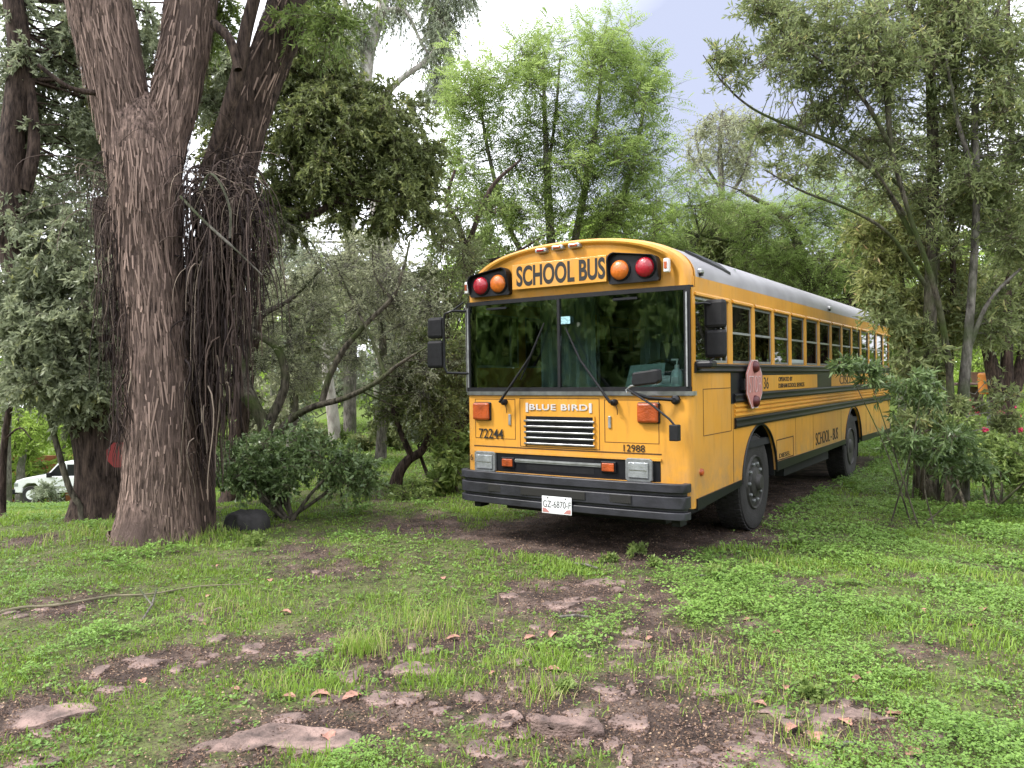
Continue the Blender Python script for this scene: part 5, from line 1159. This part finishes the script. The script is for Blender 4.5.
# ------------------------------------------------------------ the white pickup, sign, wall
def pickup():
    D_ = 36.; q, _ = P(52, 503, D_), 0; q[2] = float(H(q[0], q[1]))
    t = thing('pickup_truck', 'white pickup truck parked on the bright lawn at far left', 'pickup', q)
    f = -RH; sdx = FH*1.0     # nose to the left of the view
    s0 = q+RH*(-1.75)
    def T(mb): 
        mb.v = [tuple(s0+RH*p[0]+FH*p[1]+np.array([0, 0, p[2]])) for p in mb.v]; return mb
    W_ = 1.9
    prof = [(.02, .50), (.0, .85), (.10, 1.05), (.45, 1.16), (1.45, 1.26), (1.5, 1.22), (3.25, 1.22), (3.3, .5), (1.20, .45), (1.17, .75), (.98, .92), (.62, .92), (.42, .75), (.38, .48)]
    T(MB().prism(prof, 1, 0, W_)).build('body', MT['white'], t, bevel=.04)
    T(MB().prism([(1.35, 1.20), (1.95, 1.80), (2.1, 1.86), (3.05, 1.86), (3.22, 1.75), (3.27, 1.20)], 1, .12, W_-.12)).build('cab', MT['white'], t, bevel=.04)
    T(MB().prism([(1.50, 1.24), (2.0, 1.74), (2.32, 1.76), (2.32, 1.24)], 1, .10, .125)).build('side_window', MT['black'], t)
    T(MB().prism([(2.42, 1.24), (2.42, 1.76), (3.0, 1.76), (3.12, 1.68), (3.15, 1.24)], 1, .10, .125)).build('side_window', MT['black'], t)
    T(MB().prism([(3.35, .55), (3.35, 1.20), (6.0, 1.20), (6.0, .55)], 1, 0, W_)).build('bed', MT['roofwhite'], t, bevel=.03)
    T(MB().box(-.12, .06, -.02, W_+.02, .42, .66)).build('bumper', MT['black'], t, bevel=.03)
    T(MB().box(.02, .20, -.012, .2, .78, .95)).build('headlight', MT['lens'], t, bevel=.02)
    T(MB().box(1.62, 1.80, -.22, -.02, 1.20, 1.42)).build('mirror', MT['black'], t, bevel=.03)
    T(MB().box(2.34, 2.352, -.004, .0, .6, 1.2)).build('door_seam', MT['black'], t)
    T(MB().box(1.5, 3.2, -.012, .0, .74, .78)).build('side_stripe', MT['alu'], t)
    for xx in (.79, 4.8):
        for yy in (.12, W_-.12):
            w_ = T(MB().lathe([(.2, -.14), (.38, -.15), (.40, -.12), (.40, .08), (.38, .11), (.2, .1)], (xx, yy, .40), 1, 26)).build('wheel', MT['tyre'], t, True)
            T(MB().lathe([(.22, -.155), (.15, -.13), (.06, -.16), (.02, -.16)], (xx, yy, .40), 1, 16)).build('rim', MT['white'], w_, True)
pickup()
bush('flowering_bush', 'small bush with pale flowers in front of the pickup door', 50, 505, 30, 3, [(48, 491, 30, 9, 9, .5, 8, .45)], MT['L_grey'], .12, .06, 16, 12, 310)
q = P(35, 470, 48); q[2] = float(H(q[0], q[1]))-.1
def wbox(q, w_, dp, h):
    mb = MB().box(-w_/2, w_/2, 0, dp, 0, h); mb.v = [tuple(q+RH*p[0]+FH*p[1]+np.array([0, 0, p[2]])) for p in mb.v]; return mb
top = P(35, 456, 48)[2]-q[2]
wl = wbox(q, 4.6, .3, top).build('brick_wall', mat('terracotta_wall', (.48, .17, .09), .85, 0, .25, 3, .3), None, org=tuple(q))
tag(wl, 'low orange-red wall behind the white pickup', 'wall')
q = P(117, 525, 9.0); q[2] = float(H(q[0], q[1])); c = P(119, 455, 9.0)
t = thing('octagonal_sign', 'dark red octagonal sign half hidden behind the big trunk', 'sign', q)
r_ = .155; oc = [(r_*math.cos(a), r_*math.sin(a)) for a in np.radians(np.arange(22.5, 382, 45))]
mb = MB().prism(oc, 1, 0, .012); mb.v = [tuple(c+RH*p[0]+FH*p[1]+np.array([0, 0, p[2]])) for p in mb.v]
mb.build('sign_plate', mat('sign_red', (.22, .02, .022), .5, 0, .2), t)
mb = MB().tube([tuple(q+RH*.05), (c[0]+FH[0]*.03+RH[0]*.05, c[1]+FH[1]*.03+RH[1]*.05, c[2]+.1)], .02, 8).build('post', MT['greyrim'], t)

# ------------------------------------------------------------ ground cover
rng = np.random.default_rng(99)
def scatter(n, w0, w1, power, side=.74):
    # forward depth with density falling as w**-power
    e = 2-power; u = rng.random(n)
    w_ = (w0**e+u*(w1**e-w0**e))**(1/e); a = rng.uniform(-side, side, n)*w_
    xy = ucam(a, w_); return xy[:, 0], xy[:, 1], a, w_
def under_bus(x, y): return (x > .15) & (x < 2.30) & (y > -.05) & (y < 10)
# grass blades
x, y, a, d = scatter(820000, 2.7, 34, 1.45)
cov = grassness(x, y); tuft = fbm(x*2.3, y*2.3, 4, 3); tall = sstep(.52, .68, fbm(x*1.1, y*1.1, 6, 3))
keep = (rng.random(len(x)) < cov*np.clip(.16+1.5*(tuft-.38), .05, 1)) & ~under_bus(x, y)
x, y, a, d, tall = x[keep], y[keep], a[keep], d[keep], tall[keep]; n_ = len(x)
z = H(x, y); h = (.012+.026*rng.random(n_)+.05*tall*rng.random(n_))*(1+.03*np.clip(d-6, 0, 12)); w_ = .0022*(1+.16*d)*rng.uniform(.6, 1.3, n_)
an = rng.uniform(0, 2*math.pi, n_); le = rng.uniform(.15, .9, n_)*h; sd = np.stack([np.cos(an), np.sin(an), 0*an], 1); bd_ = np.stack([-np.sin(an), np.cos(an), 0*an], 1)
bd_ = unit(bd_+rng.normal(size=bd_.shape)*.3); bd_[:, 2] = 0
p0 = np.stack([x, y, z-.004], 1); p1 = p0+bd_*(le*.35)[:, None]+np.outer(h*.62, [0, 0, 1]); p2 = p0+bd_*le[:, None]+np.outer(h, [0, 0, 1]); W3 = w_[:, None]
V = np.stack([p0-sd*W3, p0+sd*W3, p1+sd*W3*.8, p1-sd*W3*.8, p2+sd*W3*.15, p2-sd*W3*.15], 1).reshape(-1, 3)
b0 = (np.arange(n_)*6)[:, None]; F = np.concatenate([b0+np.array([[0, 1, 2, 3]]), b0+np.array([[3, 2, 4, 5]])])
gv = np.clip(.5*rng.random(n_)+.5*fbm(x*.9, y*.9, 8, 3)+.2*tall-.05, 0, 1)
tag(npmesh('grass', V, F, MT['grass'], None, {'v': np.repeat(gv, 6)}), 'short bright green grass over the clearing', 'grass', kind='stuff')
print('grass', n_)
# broad-leaved weeds (denser to the right)
x, y, a, d = scatter(300000, 2.7, 26, 1.4)
rt = sstep(-.05, .30, a/d)*sstep(3.2, 5.0, d+a*.8); pat = fbm(x*1.5+4, y*1.5, 2, 4)
cov = grassness(x, y)*.5+.5*sstep(.75, .3, dirt(x, y))
pat = pat*.75+.25*fbm(x*6, y*6, 12, 3); lush = sstep(.58-.24*rt, .74-.20*rt, pat)
near_bus = np.exp(-(((a/d*FPX+512)-650)/200)**2)*np.exp(-((d-6.4)/1.2)**2)
keep = (rng.random(len(x)) < cov*np.clip(.10+lush*.75+.5*near_bus*pat, 0, 1)) & ~under_bus(x, y)
x, y, a, d, lush, pat = x[keep], y[keep], a[keep], d[keep], lush[keep], pat[keep]; n_ = len(x); m_ = 4
z = H(x, y)+(.012+.075*lush*rng.random(n_)*(.4+pat))*(1+.03*d)
P0 = np.repeat(np.stack([x, y, z], 1), m_, 0); P0 += rng.normal(size=P0.shape)*np.array([.008, .008, .003])
an = rng.uniform(0, 2*math.pi, n_*m_); ld = unit(np.stack([np.cos(an), np.sin(an), rng.uniform(-.25, .6, n_*m_)], 1)); sc = np.repeat(1+.10*np.maximum(0, d-3), m_)
sd = unit(np.cross(ld, np.array([0, 0, 1.])+.3*rng.normal(size=ld.shape))); Ls = (.017*rng.uniform(.5, 1.2, n_*m_)*np.repeat(.7+.9*vnoise(x*3, y*3, 5), m_)*sc)[:, None]; Ws = Ls*.62
V = np.stack([P0, P0+ld*Ls*.5+sd*Ws*.5, P0+ld*Ls, P0+ld*Ls*.5-sd*Ws*.5], 1).reshape(-1, 3)
wv = np.clip(np.repeat(.5*fbm(x*2, y*2, 5, 3)+.15*lush, m_)+.45*rng.random(n_*m_), 0, 1)
tag(npmesh('weeds', V, np.arange(len(V)).reshape(-1, 4), MT['weed'], None, {'v': np.repeat(wv, 4)}), 'low broad-leaved weeds spreading through the grass', 'weeds', kind='stuff')
print('weeds', n_)
# litter: crumbs of bark, leaf bits and grit
x, y, a, d = scatter(230000, 2.7, 12, 1.5); k = rng.random(len(x)) < (1-grassness(x, y))*.8+.06; x, y, d = x[k], y[k], d[k]; n_ = len(x)
p = np.stack([x, y, H(x, y)+.006+.012*rng.random(n_)], 1); an = rng.uniform(0, 6.28, n_); ld = unit(np.stack([np.cos(an), np.sin(an), rng.normal(size=n_)*.35], 1))
V, Fq = leafquads(p, ld, .017, .008, rng, 2.0)
tag(npmesh('leaf_litter', V, Fq, MT['litter'], None, {'v': np.repeat(rng.random(n_)**1.6, 4)}), 'crumbs of bark and dry leaf on the bare soil', 'litter', kind='stuff')
# pebbles as one mass
bm = bmesh.new(); bmesh.ops.create_icosphere(bm, subdivisions=1, radius=1); co = np.array([v_.co[:] for v_ in bm.verts]); Fc = np.array([[v_.index for v_ in f.verts] for f in bm.faces]); bm.free()
x, y, a, d = scatter(16000, 2.7, 12, 1.4); k = rng.random(len(x)) < (1-grassness(x, y))*.9; x, y = x[k], y[k]; n_ = len(x)
s = (.003+.010*rng.random(n_)**3)[:, None, None]*rng.uniform(.6, 1.4, (n_, 1, 3))*np.array([1, 1, .6])
V = (np.stack([x, y, H(x, y)+.004], 1)[:, None]+co[None]*s*(1+.25*rng.normal(size=(n_, len(co), 1)))).reshape(-1, 3)
F = ((np.arange(n_)*len(co))[:, None, None]+Fc[None]).reshape(-1, 3)
tag(npmesh('gravel', V, F, MT['stone'], None, None, True), 'small pebbles and grit on the bare patches', 'gravel', kind='stuff')
# flat stones
big = [(566, 733, .17, .085, .075, 'rounded pinkish stone lying on the dirt at the bottom centre'), (290, 742, .40, .17, .05, 'big flat reddish slab at the bottom left of centre'), (375, 700, .12, .09, .04, 'flat stone just right of the big reddish slab'),
       (410, 670, .15, .12, .04, 'flat brown stone in the grass above the big slab'), (42, 718, .26, .16, .05, 'dark reddish slab near the bottom left corner'), (150, 664, .12, .08, .035, 'long flat stone among grass left of the big slab'),
       (560, 606, .16, .13, .035, 'flat grey-pink stone on the dirt in front of the bus'), (605, 583, .20, .12, .035, 'flat stone closest to the bus front'), (855, 718, .19, .09, .04, 'flat pinkish stone with dry leaves at lower right'), (255, 650, .10, .10, .035, 'small upright-edged stone in the left grass'),
       (215, 640, .10, .06, .03, 'small flat stone left of the upright-edged stone'), (500, 722, .16, .08, .04, 'dark flat stone left of the rounded pinkish one'), (325, 700, .13, .06, .04, 'stone on the top edge of the big slab'), (120, 690, .13, .06, .03, 'pale red stone between the two left slabs')]
for i, (u, v, sx, sy, sz, lab) in enumerate(big): rock('flat_stone', lab, 'stone', u, v, sx, sy, sz*.8, 20+i, yaw=rng.uniform(-.4, .4), tilt=rng.normal()*.03, sink=.75 if i else .35)
n_ = 0
while n_ < 150:
    u, v = rng.uniform(-10, 1034), rng.uniform(565, 775); q, d = G(u, v)
    if float(dirt(q[0], q[1])) < rng.uniform(.25, .6) or (u > 800 and v < 690): continue
    s = .025+.10*rng.random()**1.8; rock('sunken_stone', 'weathered small stone sunk in the bare soil of the clearing', 'stone', u, v, s, s*rng.uniform(.5, .9), rng.uniform(.016, .03), 60+n_, yaw=rng.uniform(-3, 3), sink=.78, group='small stones sunk in the soil', res=3); n_ += 1
# fallen dry leaves
def dry(u, v, L, seed, lab, grp=None):
    q, d = G(u, v); r = np.random.default_rng(seed); n1 = 9; t = np.linspace(0, 1, n1); V = []; th_ = r.uniform(0, 6.28); cu = r.uniform(.15, .5)
    ax = np.array([math.cos(th_), math.sin(th_), 0]); sx = np.array([-ax[1], ax[0], 0]); q = q+np.array([0, 0, .012])
    for k, s in enumerate(t):
        wd = L*.27*math.sin(math.pi*min(.97, s*.9+.06))**.8*(1+.25*(k % 2)); zc = L*cu*.35*math.sin(math.pi*s)
        for j in (-1, -.5, 0, .5, 1): V.append(q+ax*L*(s-.5)+sx*wd*j+np.array([0, 0, zc+abs(j)*wd*cu+r.normal()*L*.02]))
    F = [(k*5+j, k*5+j+1, (k+1)*5+j+1, (k+1)*5+j) for k in range(n1-1) for j in range(4)]
    tag(npmesh('fallen_leaf', V, F, MT['deadleaf'], None, None, True, org=q), lab, 'leaf', grp)
for i, (u, v, L, lab) in enumerate([(650, 641, .10, 'upright brown dry leaf in the grass right of centre'), (530, 640, .13, 'curled reddish dry leaf left of a second one on the dirt'), (553, 637, .13, 'curled reddish dry leaf right of its neighbour on the dirt'), (858, 683, .12, 'reddish dry leaf high on the lower right dirt patch'),
        (815, 740, .16, 'large pinkish dry leaf at the lower right'), (845, 724, .13, 'pinkish dry leaf lying on the flat stone at lower right'), (896, 716, .12, 'dry leaf right of the flat stone at lower right'), (915, 756, .14, 'orange dry leaf at the bottom right'), (553, 672, .13, 'pale orange dry leaf on bare soil'), (786, 690, .09, 'small tan dry leaf in grass'),
        (328, 742, .15, 'curled orange dry leaf on the big reddish slab'), (320, 700, .16, 'flat reddish dry leaf on top edge of the big slab'), (352, 700, .16, 'pale brown dry leaf beside the big slab'), (203, 627, .08, 'small orange dry leaf in the left grass')]):
    dry(u, v, L*.68, 400+i, lab)
for i in range(20):
    u, v = rng.uniform(20, 1010), rng.uniform(560, 765); dry(u, v, rng.uniform(.04, .09), 500+i, 'small dry brown leaf fallen on the clearing', 'small fallen leaves')
# the long stick and a forked twig
b = MB(); pth = [gp(u, v)+np.array([0, 0, .022]) for u, v in ((-15, 620), (20, 611), (60, 608), (110, 599), (150, 597), (200, 589), (250, 587))]; b.tube(catmull(pth, 5), list(np.linspace(.012, .004, 31)), 7)
tag(b.build('long_branch', MT['drybranch'], None, True, org=tuple(pth[2])), 'long thin fallen branch lying across the left grass', 'branch')
b = MB(); p0 = gp(142, 622)+np.array([0, 0, .01]); p1 = gp(157, 598)+np.array([0, 0, .07]); pm_ = gp(152, 612)+np.array([0, 0, .05]); p2 = gp(140, 600)+np.array([0, 0, .08]); b.tube([p0, pm_, p1], .007, 6); b.tube([pm_, p2], .006, 6)
tag(b.build('forked_twig', MT['greybark'], None, True, org=tuple(p0)), 'small pale forked twig propped by the long fallen branch', 'twig')
for i, ((u0, v0), (u1, v1), lab) in enumerate([((575, 566), (598, 572), 'short twig just in front of the bus bumper'), ((695, 578), (712, 582), 'pale twig in the weeds before the front wheel'), ((836, 753), (856, 750), 'short thick brown twig at lower right'), ((560, 620), (592, 622), 'thin twig on dirt in front of the bus')]):
    p0, p1 = gp(u0, v0)+np.array([0, 0, .02]), gp(u1, v1)+np.array([0, 0, .03]); tag(MB().tube([p0, (p0+p1)/2+np.array([0, 0, .012]), p1], [.012, .011, .007], 6).build('fallen_twig', MT['litter2'] if 'litter2' in MT else MT['greybark'], None, True, org=tuple(p0)), lab, 'twig')
# lush seedlings by the bus and tall tufts
def tuft(u, v, n_, h, spread, seed, lab):
    q, d = G(u, v); r = np.random.default_rng(seed); V = []; seg = 4
    an = r.uniform(0, 6.28, n_); st = q+np.stack([r.normal(size=n_)*spread, r.normal(size=n_)*spread, np.zeros(n_)], 1); st[:, 2] = H(st[:, 0], st[:, 1])
    dr = np.stack([np.cos(an), np.sin(an), 0*an], 1); sd = np.stack([-dr[:, 1], dr[:, 0], 0*an], 1); hh = h*r.uniform(.5, 1.1, n_); ln = hh*r.uniform(.1, .7, n_)
    rows = []
    for k in range(seg+1):
        t_ = k/seg; c = st+dr*(ln*t_**2)[:, None]+np.outer(hh*(t_-.18*t_**3), [0, 0, 1]); w_ = .0032*(1-t_*.9); rows += [c-sd*w_, c+sd*w_]
    V = np.stack(rows, 1).reshape(-1, 3); b0 = (np.arange(n_)*(2*seg+2))[:, None]
    F = np.concatenate([b0+np.array([[2*k, 2*k+1, 2*k+3, 2*k+2]]) for k in range(seg)])
    tag(npmesh('grass_tuft', V, F, MT['grass'], None, {'v': np.repeat(.5+.5*r.random(n_), 2*seg+2)}, org=q), lab, 'grass tuft')
for i, (u, v, n_, h, s, lab) in enumerate([(362, 652, 260, .17, .09, 'upright bright grass tuft at the centre left'), (430, 625, 420, .14, .20, 'broad bright grass tuft left of centre'), (535, 692, 200, .11, .10, 'grass tuft on dirt at the bottom centre'), (700, 668, 380, .10, .22, 'grass tuft right of the upright brown leaf'),
        (785, 672, 260, .10, .18, 'grass tuft before the lower right dirt patch'), (825, 742, 240, .09, .15, 'grass tuft at the lower right'), (240, 610, 420, .09, .25, 'low grass tuft at the fallen branch'), (500, 665, 160, .09, .09, 'thin grass tuft left of centre on dirt'), (180, 540, 500, .16, .3, 'tall grass at the foot of the big trunk'), (100, 535, 400, .16, .3, 'tall grass left of the big trunk')]):
    tuft(u, v, n_, h, s, 700+i, lab)
def seedling(u, v, n_, h, L, seed, lab):
    q, d = G(u, v); r = np.random.default_rng(seed); t = thing('weed_plant', lab, 'plant', q)
    cl = np.array([[*(q+np.array([r.normal()*h*.4, r.normal()*h*.4, h*r.uniform(.3, .8)])), h*.5] for _ in range(n_)])
    foliage('foliage', cl, 8, 6, L, L*.5, MT['L_mid'], t, r, .15, .1, up=.3)
for i, (u, v, n_, h, L, lab) in enumerate([(636, 556, 4, .11, .05, 'large-leaved weed in front of the bus bumper'), (608, 562, 6, .07, .04, 'bushy weed left of the large-leaved weed'), (655, 566, 5, .07, .04, 'bushy weed right of the large-leaved weed'), (720, 580, 9, .12, .04, 'leafy weed clump before the front wheel'), (560, 690, 4, .06, .04, 'small weed by the pale orange leaf'), (810, 700, 6, .08, .04, 'weed clump at the lower right dirt patch'), (255, 545, 5, .12, .05, 'weed at the right foot of the big trunk')]):
    seedling(u, v, n_, h, L, 800+i, lab)
